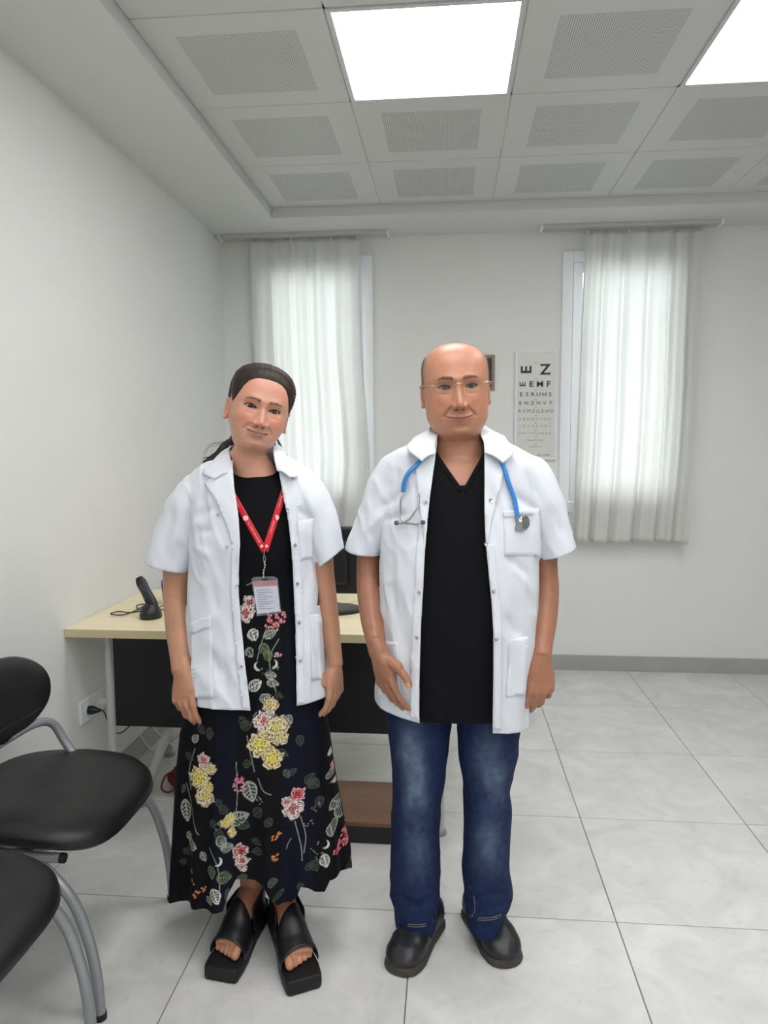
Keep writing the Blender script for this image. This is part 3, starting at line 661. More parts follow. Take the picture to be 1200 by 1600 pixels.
# ------------------------------------------------------------------ heads
def head_mesh(sec, ft, rows_per=13):
    """sec: rows (z, half width, y front, y back) top to bottom; ft: facial feature settings. Local frame: y forwards, z up, eye line at z=0."""
    S = densify(sec, rows_per); nr = len(S)
    th = np.concatenate([np.linspace(-np.pi/2, np.pi/2, 230, endpoint=False), np.linspace(np.pi/2, 3*np.pi/2, 80, endpoint=False)]); nc = len(th)
    p = 2.25; sn, cs = np.sin(th), np.cos(th); ex = np.sign(sn)*np.abs(sn)**(2/p); ey = np.sign(cs)*np.abs(cs)**(2/p)
    z = np.repeat(S[:, 0], nc).reshape(nr, nc); w = S[:, 1][:, None]; ym = ((S[:, 2]+S[:, 3])/2)[:, None]; hy = ((S[:, 2]-S[:, 3])/2)[:, None]
    x = w*ex[None]; y = ym+hy*ey[None]; base = np.stack([x, y, z], -1).copy()
    fr = np.clip(ey, 0, 1)[None]**.5*(y > ym)
    X, Z = np.abs(x), z; zs = ft['zs']
    g = lambda cx, cz, sx, sz: np.exp(-((X-cx)/sx)**2-((Z-cz)/sz)**2)
    def seg(a, b):   # distance to a segment in |x|,z
        ax, az = a; bx, bz = b; dx, dz = bx-ax, bz-az; t = np.clip(((X-ax)*dx+(Z-az)*dz)/(dx*dx+dz*dz), 0, 1); return np.hypot(X-ax-t*dx, Z-az-t*dz)
    dy = np.zeros_like(x); ex_, eo = ft['eye_x'], ft['eye_open']
    dy += .0045*g(.028, .021, .020, .009)+.002*g(0, .02, .014, .012)
    dy -= .011*g(ex_, .001, .017, .0125)+.005*g(.013, .001, .008, .010)
    # nose
    nz = np.array([.026, .012, .0, -.015, -.030, -.039, -.045, -.050, -.0545, -.060, -.068])*np.array([1]*3+[zs]*8)
    nh = np.interp(-Z, -nz, [0, .0025, .006, .0130, .0200, .0235, .0225, .0165, .0075, .002, 0])*ft['nose']
    nw = np.interp(-Z, -nz, [.013, .010, .0085, .0092, .0118, .0140, .0150, .0150, .013, .012, .012])*ft.get('nose_w', 1)
    dy += nh*np.exp(-(X/nw)**2.4)
    dy += .0100*g(.0150*ft.get('nose_w', 1), -.0445*zs, .0052, .0066*zs)
    dy -= .007*g(.0078, -.0525*zs, .0042, .0028)
    # cheeks, folds
    dy += ft['cheek']*g(.044, -.033*zs, .019, .019)
    zm, mw, k = ft['mouth_z'], ft['mouth_w'], ft['smile']
    dy -= ft['fold']*np.exp(-(seg((.0205, -.044*zs), (mw+.0075, zm+k+.001))/.0038)**2)
    dy += ft['fold']*.8*g(mw+.016, zm+.012, .010, .014)
    # lips
    u = np.clip(X/mw, 0, 1.6); zc = zm+k*u**2; win = np.clip(1-u**2, 0, 1)**.6; up, lo = ft['lip']
    op = ft.get('teeth', 0.); th_ = op*np.clip(1-(u/.95)**2, 0, 1)
    za, zb = Z-(zc+th_), (zc-th_)-Z
    dy += .0038*np.exp(-((za-up*.5)/(up*.7))**2)*win+.0046*np.exp(-((zb-lo*.5)/(lo*.7))**2)*win
    dy += .004*np.exp(-(X/.030)**2-((Z-zm)/.02)**2)
    dy -= .0034*np.exp(-((Z-zc)/.0013)**2)*np.clip(1.12-u, 0, 1)**.3
    tmask = (za < 0) & (zb < 0) & (fr > .3) if op else np.zeros_like(x, bool)
    dy -= np.where(tmask, .0030, 0)
    dy -= .005*np.exp(-(X/.016)**2-((Z-(zm-lo-.0095*zs))/.0048)**2)
    zchin = ft['chin_z']; dy += ft.get('chin', .006)*np.exp(-(X/.019)**2-((Z-zchin-.014)/.011)**2)
    # under-eye bag, forehead lines
    dy += ft.get('bag', .001)*np.exp(-((X-ex_)/.012)**2-((Z+.0125)/.004)**2)
    dy -= ft.get('bag', .001)*.8*np.exp(-((X-ex_)/.014)**2-((Z+.018)/.003)**2)
    y = y+dy*fr
    # eyes
    er = .0122; eyc = ft['eye_y']
    sgx = np.where(x >= 0, 1., -1.); ux = (x-sgx*ex_); hwid = ft.get('eye_w', .0142)
    tilt = ft.get('eye_tilt', .06)*sgx*ux
    q = np.clip(1-(ux/hwid)**2, 0, 1); upz = eo[0]*q**.75+tilt; loz = -eo[1]*q**.85+tilt
    front = fr > .3
    inside = front & (np.abs(ux) < hwid) & (Z < upz) & (Z > loz)
    rr = ux**2+Z**2; sph = eyc+np.sqrt(np.clip(er**2-rr, 0, None))
    near = np.clip((1.35*er-np.sqrt(rr))/(.5*er), 0, 1)
    lid = np.where(rr < (er*1.02)**2, sph+.0016+.0012*np.exp(-((Z-upz)/.0022)**2), -1)
    y = np.where(front & ~inside, np.maximum(y, lid*1.0), y)
    y -= np.where(front, .0012*np.exp(-((Z-upz-.0042)/.0011)**2)*(q > .05), 0)
    y = np.where(inside, np.minimum(y, eyc+.0045), y)
    V = np.stack([x, y, z], -1)
    # colours
    C = np.ones((nr, nc, 3))*np.array(ft['skin'])
    def mixc(c, a): nonlocal C; a = np.clip(a, 0, 1)[..., None]; C = C*(1-a)+np.array(c)*a
    fm = (fr > .05)*1.
    nn = vnoise(np.c_[x.ravel()*160, y.ravel()*160, z.ravel()*160], 3).reshape(nr, nc)
    mixc(ft['blush'], fm*(.55*g(.043, -.033*zs, .020, .017)+.35*np.exp(-(X/.012)**2-((Z+.040*zs)/.012)**2)+.2*g(.0, .05, .04, .02)))
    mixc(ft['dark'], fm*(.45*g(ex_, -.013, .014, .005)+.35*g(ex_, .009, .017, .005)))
    if ft.get('stubble'): mixc(ft['stubble'], fm*.35*np.clip(np.exp(-(X/.05)**4)*(Z < -.052*zs)*(Z > zchin-.01), 0, 1))
    ul, ll = up*np.clip(1.1-u, 0, 1)**.6*(1-.18*np.exp(-(X/.004)**2)), lo*np.clip(1.08-u, 0, 1)**.6
    lipm = np.clip((ul-za)/.0010, 0, 1)*np.clip((ll-zb)/.0012, 0, 1)*(u < 1)*fm*np.clip((1-u)/.08, 0, 1)
    mixc(ft['lipc'], lipm*.9)
    mixc((.10, .035, .03), fm*np.exp(-(np.where(za > 0, za, np.where(zb > 0, zb, 0))/.0009)**2)*(u < 1.02)*np.clip((1.05-u)/.1, 0, 1)*(.5 if op else .85))
    if op:
        C[tmask] = (.66, .60, .53); tw = np.abs(np.mod(X/.0062, 1)-.0); mixc((.30, .22, .18), np.where(tmask, (tw < .10)*.55, 0)); mixc((.08, .03, .028), np.where(tmask, np.clip((u-.55)/.3, 0, 1)+.2*np.clip(1+za/.0012, 0, 1), 0))
    mixc((.05, .02, .018), fm*np.clip(1.25*g(.0078, -.0525*zs, .0040, .0024), 0, 1)*.9)
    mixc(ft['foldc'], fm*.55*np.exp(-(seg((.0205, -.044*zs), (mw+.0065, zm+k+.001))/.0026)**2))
    bz, bt, bx0, bx1 = ft['brow']; bu = np.clip((X-bx0)/(bx1-bx0), 0, 1); bc = bz+.0035*np.sin(bu*np.pi*.8)-.004*bu**3; bw = bt*(1-.55*bu)*np.clip((X-bx0+.003)/.004, 0, 1)*np.clip((bx1-X)/.006, 0, 1)
    bn = vnoise(np.c_[x.ravel()*330+z.ravel()*200, y.ravel()*0, z.ravel()*300], 5).reshape(nr, nc)
    mixc(ft['browc'], fm*np.clip((bw*(1.25+.25*bn)-np.abs(Z-bc))/.0022, 0, 1)*ft.get('brow_a', .85)*(.85+.15*bn))
    y_b = np.clip((bw-np.abs(Z-bc))/.002, 0, 1)*fm; V[..., 1] += .0008*y_b
    la = ft.get('lash', .0012); rim = (front & ~inside & (np.abs(ux) < hwid*1.12))*np.clip((la+.0008-np.abs(Z-upz))/.0010, 0, 1); mixc((.03, .02, .018), rim*.85)
    rim2 = (front & ~inside & (np.abs(ux) < hwid))*np.clip((.0014-np.abs(Z-loz))/.0010, 0, 1); mixc((.12, .05, .04), rim2*.5)
    C[inside] = (.25, .12, .10)
    C *= (1+.045*nn)[..., None]
    if ft.get('scalp'): C = ft['scalp'](C, V)
    V = V.reshape(-1, 3); C = C.reshape(-1, 3)
    i, j = np.meshgrid(np.arange(nr-1), np.arange(nc), indexing='ij'); j2 = (j+1) % nc
    F = np.stack([(i*nc+j), ((i+1)*nc+j), ((i+1)*nc+j2), (i*nc+j2)], -1).reshape(-1, 4)
    return V, F, C, base, (nr, nc)
def ear_mesh(side, wx, ft):
    n, m = 44, 16; v = []; c = []
    H, Wd = .031*ft.get('ear', 1), .0175*ft.get('ear', 1); rho = [.0, .25, .45, .62, .74, .84, .93, 1.0, 1.02, .96, .8, .5]
    o_ = [-.001, -.0012, .0, .003, .0058, .0078, .0085, .0070, .0035, -.001, -.004, -.006]
    for r, o in zip(rho, o_):
        for k in range(n):
            t = 2*np.pi*k/n; yy = np.cos(t); zz = np.sin(t)
            wd = Wd*(1+.18*zz) if zz > 0 else Wd*(1-.35*(-zz)**1.5)
            py_, pz = -yy*wd*r, zz*H*r
            out = o-.30*py_*1.0+.002 - (.004 if (yy > .6) else 0)*r
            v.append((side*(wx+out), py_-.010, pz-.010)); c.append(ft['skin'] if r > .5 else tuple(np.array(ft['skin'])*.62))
    f = [(i*n+j, i*n+(j+1) % n, (i+1)*n+(j+1) % n, (i+1)*n+j) for i in range(len(rho)-1) for j in range(n)]
    return np.array(v), np.array(f), np.array(c)*np.array([1.03, .93, .9])
class Head:
    """poses local head points: rotated fully above the chin, not at all at the neck base"""
    def __init__(s, origin, yaw, pitch, roll, zlo, zhi, pivot):
        s.o = np.array(origin); s.a = (yaw, pitch, roll); s.zl, s.zh = zlo, zhi; s.pv = np.array(pivot); s.ndx = 0.
    def rot(s, P, w):
        yaw, pit, rol = (q*w for q in s.a); x, y, z = P[:, 0], P[:, 1], P[:, 2]
        c, n = np.cos(pit), np.sin(pit); y, z = y*c-z*n, y*n+z*c          # nod: + lifts the face
        c, n = np.cos(rol), np.sin(rol); x, z = x*c+z*n, -x*n+z*c         # + tilts the crown to image right
        c, n = np.cos(yaw), np.sin(yaw); x, y = x*c+y*n, -x*n+y*c         # + turns the face to image right
        return np.stack([x, y, z], 1)
    def __call__(s, P, full=False):
        P = np.asarray(P, float); w = np.ones(len(P)) if full else np.clip((P[:, 2]-s.zl)/(s.zh-s.zl), 0, 1)
        w = w*w*(3-2*w); Q = s.rot(P-s.pv, w)+s.pv
        return np.stack([s.o[0]+Q[:, 0]+s.ndx*(1-w), s.o[1]-Q[:, 1], s.o[2]+Q[:, 2]], 1)
def eyeball(ft, side, iris):
    n, m = 40, 28; v = []; c = []
    for j in range(m+1):
        a = np.pi*j/m*.75
        for i in range(n):
            t = 2*np.pi*i/n; r = .0122; bul = .0006*np.exp(-(a/.4)**2)
            v.append((side*ft['eye_x']+ft.get('gaze', 0)+(r*np.sin(a)*np.cos(t)), ft['eye_y']+(r+bul)*np.cos(a), r*np.sin(a)*np.sin(t)+ft.get('gaze_z', 0)))
            d = r*np.sin(a); st = .85+.3*np.abs(np.sin(7*t))
            c.append((.008, .007, .007) if d < .0024 else (tuple(np.array(iris)*st) if d < .0056 else ((.05, .035, .03) if d < .0061 else (.62, .58, .54))))
    f = [(j*n+i, j*n+(i+1) % n, (j+1)*n+(i+1) % n, (j+1)*n+i) for j in range(m) for i in range(n)]
    return np.array(v), np.array(f), np.array(c)

# ------------------------------------------------------------------ hands
def hand_parts(W, U, V, N, s=1., curl=((.25, .35, .25),)*4, thumb=((.75, .62, .25), (.92, .38, .2), (.97, .2, .15)), spread=.05, wr=(.027, .019)):
    """W wrist, U towards the fingers, V towards the thumb side, N out of the palm"""
    U = np.array(U, float); U /= np.linalg.norm(U); V = np.array(V, float); V -= U*(V@U); V /= np.linalg.norm(V)
    N0 = np.array(N, float); Nn = np.cross(U, V); N = Nn if Nn@N0 > 0 else -Nn
    parts = []; nails = []
    pal = [(-.045, 0, wr[0]*.55, wr[1]*.55), (-.02, 0, wr[0]*.88, wr[1]*.88), (.0, 0, wr[0]*.98, wr[1]*.95), (.02, .002, .0325, .0175), (.045, .001, .0385, .0160), (.066, 0, .0395, .0140), (.080, -.001, .036, .0110), (.086, -.001, .030, .007)]
    pts = [W+U*a*s+V*b*s for a, b, _, _ in pal]; parts.append(tube(pts, [(r*s, t*s) for _, _, r, t in pal], 24, ref=V))
    fin = [(.086, .0295, (.042, .026, .021), .0088), (.091, .0100, (.046, .030, .022), .0090), (.088, -.0095, (.043, .028, .021), .0086), (.079, -.0280, (.034, .021, .019), .0076)]
    for k, (ub, vb, L, r) in enumerate(fin):
        c = curl[k]; p = W+U*(ub-.040)*s+V*vb*s*.80-N*.002*s; a = 0; sp = spread*(1.2-k*.8); J = [p]; JR = [r*.75*s]
        p = W+U*(ub-.004)*s+V*vb*s-N*.0035*s; J.append(p); JR.append(r*1.16*s)
        for i in range(3):
            a += c[i]; d = U*np.cos(a)+N*np.sin(a)+V*sp; d /= np.linalg.norm(d); l = L[i]*s
            J += [p+d*l*.5, p+d*l*(1. if i < 2 else .86)]; JR += [r*s*(.97, .92, .90)[i], r*s*((1.03, .96, .80)[i])]; p = p+d*l
        path = list(spline(J, 4)); rad = [float(q[0]) for q in spline([(q,) for q in JR], 4)]
        dn = -(N*np.cos(a)-U*np.sin(a)); nails.append((p-d*.005*s+dn*r*.75*s, d))
        path += [p-d*.0008*s, p+d*.001*s]; rad += [r*.48*s, r*.15*s]; parts.append(tube(path, rad, 14, ref=V))
    p = W+U*.012*s+V*.016*s+N*.006*s; path = [p]; rad = [.013*s]
    for i, (a, b, c) in enumerate(thumb):
        d = U*a+V*b+N*c; d /= np.linalg.norm(d); l = (.046, .033, .027)[i]*s
        for t in (.33, .66, 1.): path.append(p+d*l*t); rad.append((.0145, .0108, .0098)[i]*s*(1.04 if t == 1 and i < 2 else (.6 if t == 1 else 1)))
        p = p+d*l
    nails.append((p-d*.008*s+(V*.3-N*.7)*.008*s, d)); path.append(p+d*.002*s); rad.append(.002); parts.append(tube(path, rad, 14, ref=V))
    parts.append(tube([W+U*.0*s+V*.012*s+N*.008*s, W+U*.03*s+V*.02*s+N*.013*s, W+U*.055*s+V*.02*s+N*.012*s, W+U*.07*s+V*.015*s+N*.006*s], [.010*s, .016*s, .014*s, .006*s], 14))
    return parts, nails
def arm_chain(rows):
    """rows (px, py, Y, half width px, depth radius m)"""
    R = densify(rows, 6); pts = []; rad = []
    for px, py, Y, hw, dr in R:
        a, b = PY(px-hw, py, Y), PY(px+hw, py, Y); pts.append((np.array(a)+b)/2); rad.append((abs(b[0]-a[0])/2, dr))
    return tube(pts, rad, 28, ref=(1, 0, 0)), np.array(pts[-1]), np.array(pts[-1])-np.array(pts[-3])
SKINM = mat('skin', (.6, .4, .3), .42, var=.05, scale=26, bump=.10, bscale=420, sub=.10, attr='Col', spec=.45)
EYEM = mat('eye', (.6, .6, .6), .12, var=.0, attr='Col')
def paint_body(V, skin, nails, nailc):
    C = np.ones((len(V), 3))*np.array(skin); nn = vnoise(V*28, 2); n2 = vnoise(V*120, 9); C *= (1+.06*nn+.04*n2)[:, None]
    C[:, 0] *= (1+.02*nn)
    for p, d in nails:
        q = V-p; a = q@d; r = np.linalg.norm(q-np.outer(a, d), axis=1); m = np.clip((.0055-r)/.0015, 0, 1)*np.clip((.0075-np.abs(a))/.0015, 0, 1)
        C = C*(1-m[:, None])+np.array(nailc)*m[:, None]
    return C

# ------------------------------------------------------------------ coats
COATM = mat('white_coat_cotton', lin(222, 226, 233), .75, var=.012, scale=30, bump=.12, bscale=900, spec=.25, sheen=.1)
def folds(V, N, list_, Y0):
    """crease lines drawn on the photo: (x0,y0,x1,y1,width px,depth m)"""
    px, py = PROJ(V); d = np.zeros(len(V)); fr = np.clip(-N[:, 1]*1.5, 0, 1)
    for x0, y0, x1, y1, w, dep in list_:
        dx, dy = x1-x0, y1-y0; t = ((px-x0)*dx+(py-y0)*dy)/(dx*dx+dy*dy); tc = np.clip(t, 0, 1)
        r = np.hypot(px-x0-tc*dx, py-y0-tc*dy); d += dep*np.exp(-(r/w)**2)*np.clip(1.2-np.abs(2*tc-1)**2, 0, 1)*fr
    return d
def make_coat(rows, Y0, sleeves, edgeL, edgeR, hem, neck, creases, seed, name, parent, voxel=.0048):
    parts = [loft(ring_rows(rows, Y0, 80, 2.3))]
    for sl in sleeves: parts.append(tube(sl['pts'], sl['rad'], 30, ref=(1, 0, 0)))
    V, F = remesh(parts, voxel, 9, .5)
    N = normals(V, F); bvh0 = bvh_of(V, F); hit0 = make_hit(bvh0, Y0-.1)
    d = .0045*vnoise(np.c_[V[:, 0]*20, V[:, 1]*20, V[:, 2]*5.5], seed)+.0022*vnoise(np.c_[V[:, 0]*48+V[:, 2]*14, V[:, 1]*48, V[:, 2]*16], seed+1)
    r = vnoise(np.c_[V[:, 0]*24+V[:, 2]*10, V[:, 1]*24, V[:, 2]*10], seed+2); d += .0042*(1-np.abs(r))**3
    d += 1.4*folds(V, N, creases, Y0); V = V+N*d[:, None]; V = lap(V, F, 1, .4)
    N = normals(V, F); bvh = bvh_of(V, F); hit = make_hit(bvh, Y0-.1)
    eL = np.array([hit(*q)[0] for q in edgeL]); eR = np.array([hit(*q)[0] for q in edgeR])
    fx = lambda e: (lambda z: np.interp(-z, -e[:, 2], e[:, 0]))
    xl, xr = fx(eL), fx(eR); ztop = max(eL[0, 2], eR[0, 2])
    c = V[F].mean(1)
    ncx, ncy, nrx, nry, nz = neck
    rm = (c[:, 1] < Y0-.01) & (c[:, 0] > xl(c[:, 2])) & (c[:, 0] < xr(c[:, 2])) & (c[:, 2] < ztop+.06)
    nk = ((c[:, 0]-ncx)/nrx)**2+((c[:, 1]-ncy)/nry)**2 < 1; rm |= nk & (c[:, 2] > nz)
    hz = lambda x: np.interp(x, [hem[0][0], hem[1][0]], [hem[0][1], hem[1][1]])
    cenx = (hem[0][0]+hem[1][0])/2; slm = np.zeros(len(c), bool); planes = []
    for sl in sleeves:
        p, n = np.array(sl['cut'][0]), np.array(sl['cut'][1]); n /= np.linalg.norm(n); planes.append((p, n, sl['r']))
        q = c-p-np.outer((c-p)@n, n); near = (np.hypot(q[:, 0], q[:, 2])/sl['r'][0])**2+(q[:, 1]/sl['r'][1])**2 < 1; below = ((c-p)@n > 0) & ((c-p)@n < .08) & ((c[:, 0]-sl['xlim'])*sl['side'] > 0) & (np.hypot(q[:, 0], q[:, 2]) < .11); rm |= below
    rm |= (c[:, 2] < hz(c[:, 0])) & (np.abs(c[:, 0]-cenx) < .29)
    F2 = F[~rm]; V, F2, used = compact(V, F2); B = boundary(F2, len(V)); N = N[used]
    v = V.copy()
    for i in np.where(B)[0]:
        x, y, z = V[i]; done = False
        for p, n, r_ in planes:
            q = (V[i]-p)@n
            e = V[i]-p-q*n
            if abs(q) < .012 and (np.hypot(e[0], e[2])/r_[0])**2+(e[1]/r_[1])**2 < 1.5: v[i] = V[i]-q*n; done = True
        if done: continue
        if abs(z-hz(x)) < .009: v[i, 2] = hz(x)
        if y < Y0-.01:
            if abs(x-xl(z)) < .010: v[i, 0] = xl(z)
            elif abs(x-xr(z)) < .010: v[i, 0] = xr(z)
    V = v
    o = fast_obj(name, V, F2, COATM, parent)
    s = o.modifiers.new('thick', 'SOLIDIFY'); s.thickness = .0022; s.offset = 0
    return o, hit, bvh, (xl, xr, hz)
def strip(name, A, B, m, parent, n=10, bulge=.0, nrm=(0, -1, .3), thick=.0022, dens=6):
    """surface between two curves, bulging outward"""
    a, b = spline(A, dens), spline(B, dens); V = []; k = len(a); nr = np.array(nrm, float)
    for i in range(k):
        for j in range(n+1):
            t = j/n; p = a[i]*(1-t)+b[i]*t; V.append(p+bulge*np.sin(np.pi*t)*(nr if nr.ndim == 1 else 0))
    F = np.array([(i*(n+1)+j, i*(n+1)+j+1, (i+1)*(n+1)+j+1, (i+1)*(n+1)+j) for i in range(k-1) for j in range(n)])
    o = fast_obj(name, np.array(V), F, m, parent); s = o.modifiers.new('thick', 'SOLIDIFY'); s.thickness = thick; s.offset = 0; return o

# ================================================================== the man
YM = 1.93
man = empty('person', (.03, YM, 0)); tag(man, 'bald man in open white coat, black scrub top, blue jeans, arms at his sides', 'person', 'two people standing side by side')
SK = lin(188, 134, 107); SKD = lin(165, 115, 89)
def man_scalp(C, V):
    x, y, z = V[..., 0], V[..., 1], V[..., 2]
    a = np.clip((np.abs(x)-.070)/.006, 0, 1)*np.clip((z-.0)/.02, 0, 1)*np.clip((.050-y)/.03, 0, 1)*np.clip((.10-z)/.02, 0, 1)
    a = np.maximum(a, np.clip((-y-.02)/.02, 0, 1)*np.clip((.095-z)/.02, 0, 1)*np.clip((z+.07)/.02, 0, 1))*.6
    return C*(1-a[..., None])+np.array(lin(120, 104, 90))*a[..., None]
ftM = dict(zs=1.10, eye_x=.0335, eye_y=.0600, eye_open=(.0056, .0048), eye_w=.0148, nose=1.3, nose_w=1.12, cheek=.0065, fold=.0034, mouth_z=-.0795, mouth_w=.0325, smile=.0065, lip=(.0058, .0085), chin_z=-.126, chin=.009,
           skin=SK, blush=lin(190, 114, 90), dark=lin(134, 86, 66), lipc=lin(164, 92, 84), foldc=lin(128, 78, 58), browc=lin(62, 46, 38), brow=(.0195, .0052, .014, .053), brow_a=.9, bag=.0016, stubble=lin(150, 106, 86), scalp=man_scalp, lash=.0009)
secM = [(.1165, .0008, -.010, -.012), (.1150, .021, .013, -.035), (.109, .041, .036, -.058), (.098, .0605, .057, -.076), (.083, .0750, .0735, -.089), (.063, .0825, .0860, -.096), (.040, .0845, .0925, -.098), (.018, .0840, .0950, -.097), (.0, .0825, .0915, -.094),
        (-.020, .0815, .0905, -.088), (-.040, .0808, .0900, -.080), (-.060, .0798, .0895, -.072), (-.078, .0768, .0885, -.066), (-.096, .0690, .0860, -.063), (-.110, .0600, .0825, -.062), (-.121, .0550, .0755, -.062), (-.128, .0555, .0640, -.063), (-.136, .0600, .0520, -.064), (-.150, .0655, .0430, -.066),
        (-.170, .0675, .0410, -.070), (-.188, .0740, .0470, -.078), (-.210, .0920, .0590, -.086), (-.240, .1200, .0720, -.090), (-.275, .1400, .0820, -.092), (-.315, .145, .088, -.092), (-.335, .10, .06, -.07), (-.338, .01, .0, -.012)]
Vh, Fh, Ch, baseM, dimM = head_mesh(secM, ftM)
eyeP = PY(716.0, 603.5, YM-.02-.090)
hdM = Head((0, 0, 0), .06, .0, -.055, -.20, -.11, (0, -.01, -.15)); hdM.o = eyeP-hdM(np.array([[0, .090, 0.]]), True)[0]; hdM.ndx = PY(718.5, 700, YM)[0]-hdM.o[0]
parts = [(hdM(Vh), Fh, Ch)]
for s in (-1, 1):
    v, f, c = ear_mesh(s, .0795, ftM); v[:, 2] -= .004; parts.append((hdM(v, True), f, c))
# arms and hands
aL, wL, dL = arm_chain([(617, 735, 1.94, 22, .040), (596, 780, 1.945, 21, .042), (580, 840, 1.95, 19, .042), (576, 885, 1.95, 18.5, .042), (577.5, 925, 1.93, 19.5, .045), (581.5, 965, 1.885, 18.5, .040), (587, 1000, 1.835, 15.5, .031), (591.5, 1022, 1.80, 14.5, .025)])
aR, wR, dR = arm_chain([(832, 738, 1.94, 22, .040), (846, 785, 1.945, 21, .042), (853, 845, 1.95, 18, .042), (853.5, 885, 1.955, 17.5, .042), (853.5, 925, 1.945, 20, .045), (850.5, 970, 1.91, 19.5, .040), (847, 1005, 1.875, 17, .032), (846, 1028, 1.85, 15.5, .026)])
hL, nL = hand_parts(wL, (.27, -.04, -.96), (.70, -.70, .1), (.7, .7, .15), .98, ((.16, .30, .22), (.22, .36, .26), (.30, .42, .3), (.38, .45, .32)), ((.62, .80, .10), (.80, .58, .0), (.90, .38, -.05)), .06, (.025, .020))
hR, nR = hand_parts(wR, (-.03, -.16, -.98), (-.97, -.20, 0), (-.2, .97, 0), .98, ((.42, .45, .30), (.50, .50, .32), (.60, .55, .35), (.72, .6, .35)), ((.85, .45, .45), (.95, .2, .35), (.97, .05, .3)), .03, (.027, .021))
bodyp = [aL, aR]+hL+hR
TROWS = [(752, 690, 748, .02, .03), (762, 650, 790, .05, .06), (780, 620, 820, .075, .085), (800, 612, 828, .10, .085), (900, 612, 824, .12, .085), (980, 614, 820, .11, .09), (1030, 616, 812, .09, .09), (1060, 625, 800, .07, .08)]
bodyp.append(loft(ring_rows(TROWS, YM, 48, 2.3)))
for xs in ((652, 652, 650, 650), (762, 762, 760, 757)):
    R = [PY(x, y, 1.945) for x, y in zip(xs, (1040, 1200, 1330, 1440))]; bodyp.append(tube(spline(R, 6), [(r, r) for r in np.linspace(.075, .036, 19)], 20))
Vb, Fb = remesh(bodyp, .0026, 5, .45)
Vb = Vb+normals(Vb, Fb)*(.0005*vnoise(Vb*150, 4))[:, None]
Cb = paint_body(Vb, SKD, nL+nR, lin(214, 160, 136))
parts.append((Vb, Fb, Cb))
k = 0; VV = []; FF = []; CC = []
for v, f, c in parts: VV.append(v); FF.append(f+k); CC.append(c); k += len(v)
fast_obj('body', np.vstack(VV), np.vstack(FF), SKINM, man, True, np.vstack(CC))
for s in (-1, 1):
    v, f, c = eyeball(ftM, s, lin(96, 84, 62)); fast_obj('eye', hdM(v, True), f, EYEM, man, True, c)
# fringe of short hair at the sides and back
nr, nc = dimM; Bs = baseM.reshape(-1, 3); x, y, z = Bs.T
lo = np.where(y > -.02, -.02+.6*np.clip(y+.02, 0, 1), -.05)
m = np.clip((.030-y)/.03, 0, 1)*np.clip((z-lo)/.012, 0, 1)*np.clip((.094-.25*np.clip(y, 0, 1)-z)/.022, 0, 1)*np.clip((np.hypot(x, np.minimum(y, 0))-.050)/.01, 0, 1)
cen = np.array([0, -.005, .0]); dirn = Bs-cen; dirn[:, 2] *= .3; dirn /= np.linalg.norm(dirn, axis=1)[:, None]
nz_ = vnoise(np.c_[x*260, y*260, z*120], 7)
Vf = Bs+dirn*(m*(.0036+.0010*nz_)-.0008)[:, None]
i, j = np.meshgrid(np.arange(nr-1), np.arange(nc), indexing='ij'); j2 = (j+1) % nc
Fg = np.stack([(i*nc+j), ((i+1)*nc+j), ((i+1)*nc+j2), (i*nc+j2)], -1).reshape(-1, 4)
Fg = Fg[(m[Fg] > .02).any(1)]
Vf, Fg, u = compact(Vf, Fg); hc = np.array(lin(112, 98, 84))*(1+.35*vnoise(np.c_[x*300, y*300, z*90], 8)[u])[:, None]
HAIRM = mat('hair', (.1, .07, .05), .55, var=.15, scale=60, attr='Col', spec=.22)
fast_obj('hair', hdM(Vf, True), Fg, HAIRM, man, True, np.clip(hc, .01, 1))

# black scrub top
SROWS = [(684, 683, 754, .045, .065), (698, 668, 770, .060, .085), (712, 640, 795, .082, .095), (728, 612, 824, .096, .102), (755, 604, 836, .110, .106), (800, 603, 838, .124, .108), (850, 602, 836, .140, .108), (910, 600, 834, .152, .110), (970, 600, 830, .156, .110), (1030, 600, 826, .150, .112), (1075, 602, 822, .145, .112), (1101, 603, 820, .140, .112)]
rings = ring_rows(SROWS, YM, 150, 2.3, inset=.006, dens=9); Vs = np.vstack(rings); n_ = 150; kk = len(rings)
Fs = np.array([(i*n_+j, i*n_+(j+1) % n_, (i+1)*n_+(j+1) % n_, (i+1)*n_+j) for i in range(kk-1) for j in range(n_)])
Ns = normals(Vs, Fs); Ns *= np.sign((Ns[:, :2]*(Vs[:, :2]-[.03, YM])).sum(1))[:, None]
dd = .003*vnoise(np.c_[Vs[:, 0]*16, Vs[:, 1]*16, Vs[:, 2]*5], 21)+.0012*vnoise(np.c_[Vs[:, 0]*40+Vs[:, 2]*20, Vs[:, 1]*40, Vs[:, 2]*14], 22)
Vs = Vs+Ns*dd[:, None]
hitS = make_hit(bvh_of(Vs, Fs), YM-.1)
vl, vr, vb_ = hitS(678, 700)[0], hitS(759, 700)[0], hitS(723, 765)[0]
c = Vs[Fs].mean(1); tz = (c[:, 2]-vb_[2])
xl_v = vb_[0]+(vl[0]-vb_[0])*tz/(vl[2]-vb_[2]); xr_v = vb_[0]+(vr[0]-vb_[0])*tz/(vr[2]-vb_[2])
rm = (c[:, 1] < YM) & (tz > 0) & (c[:, 0] > xl_v) & (c[:, 0] < xr_v)
Vs, Fs, _ = compact(Vs, Fs[~rm]); Bn = boundary(Fs, len(Vs))
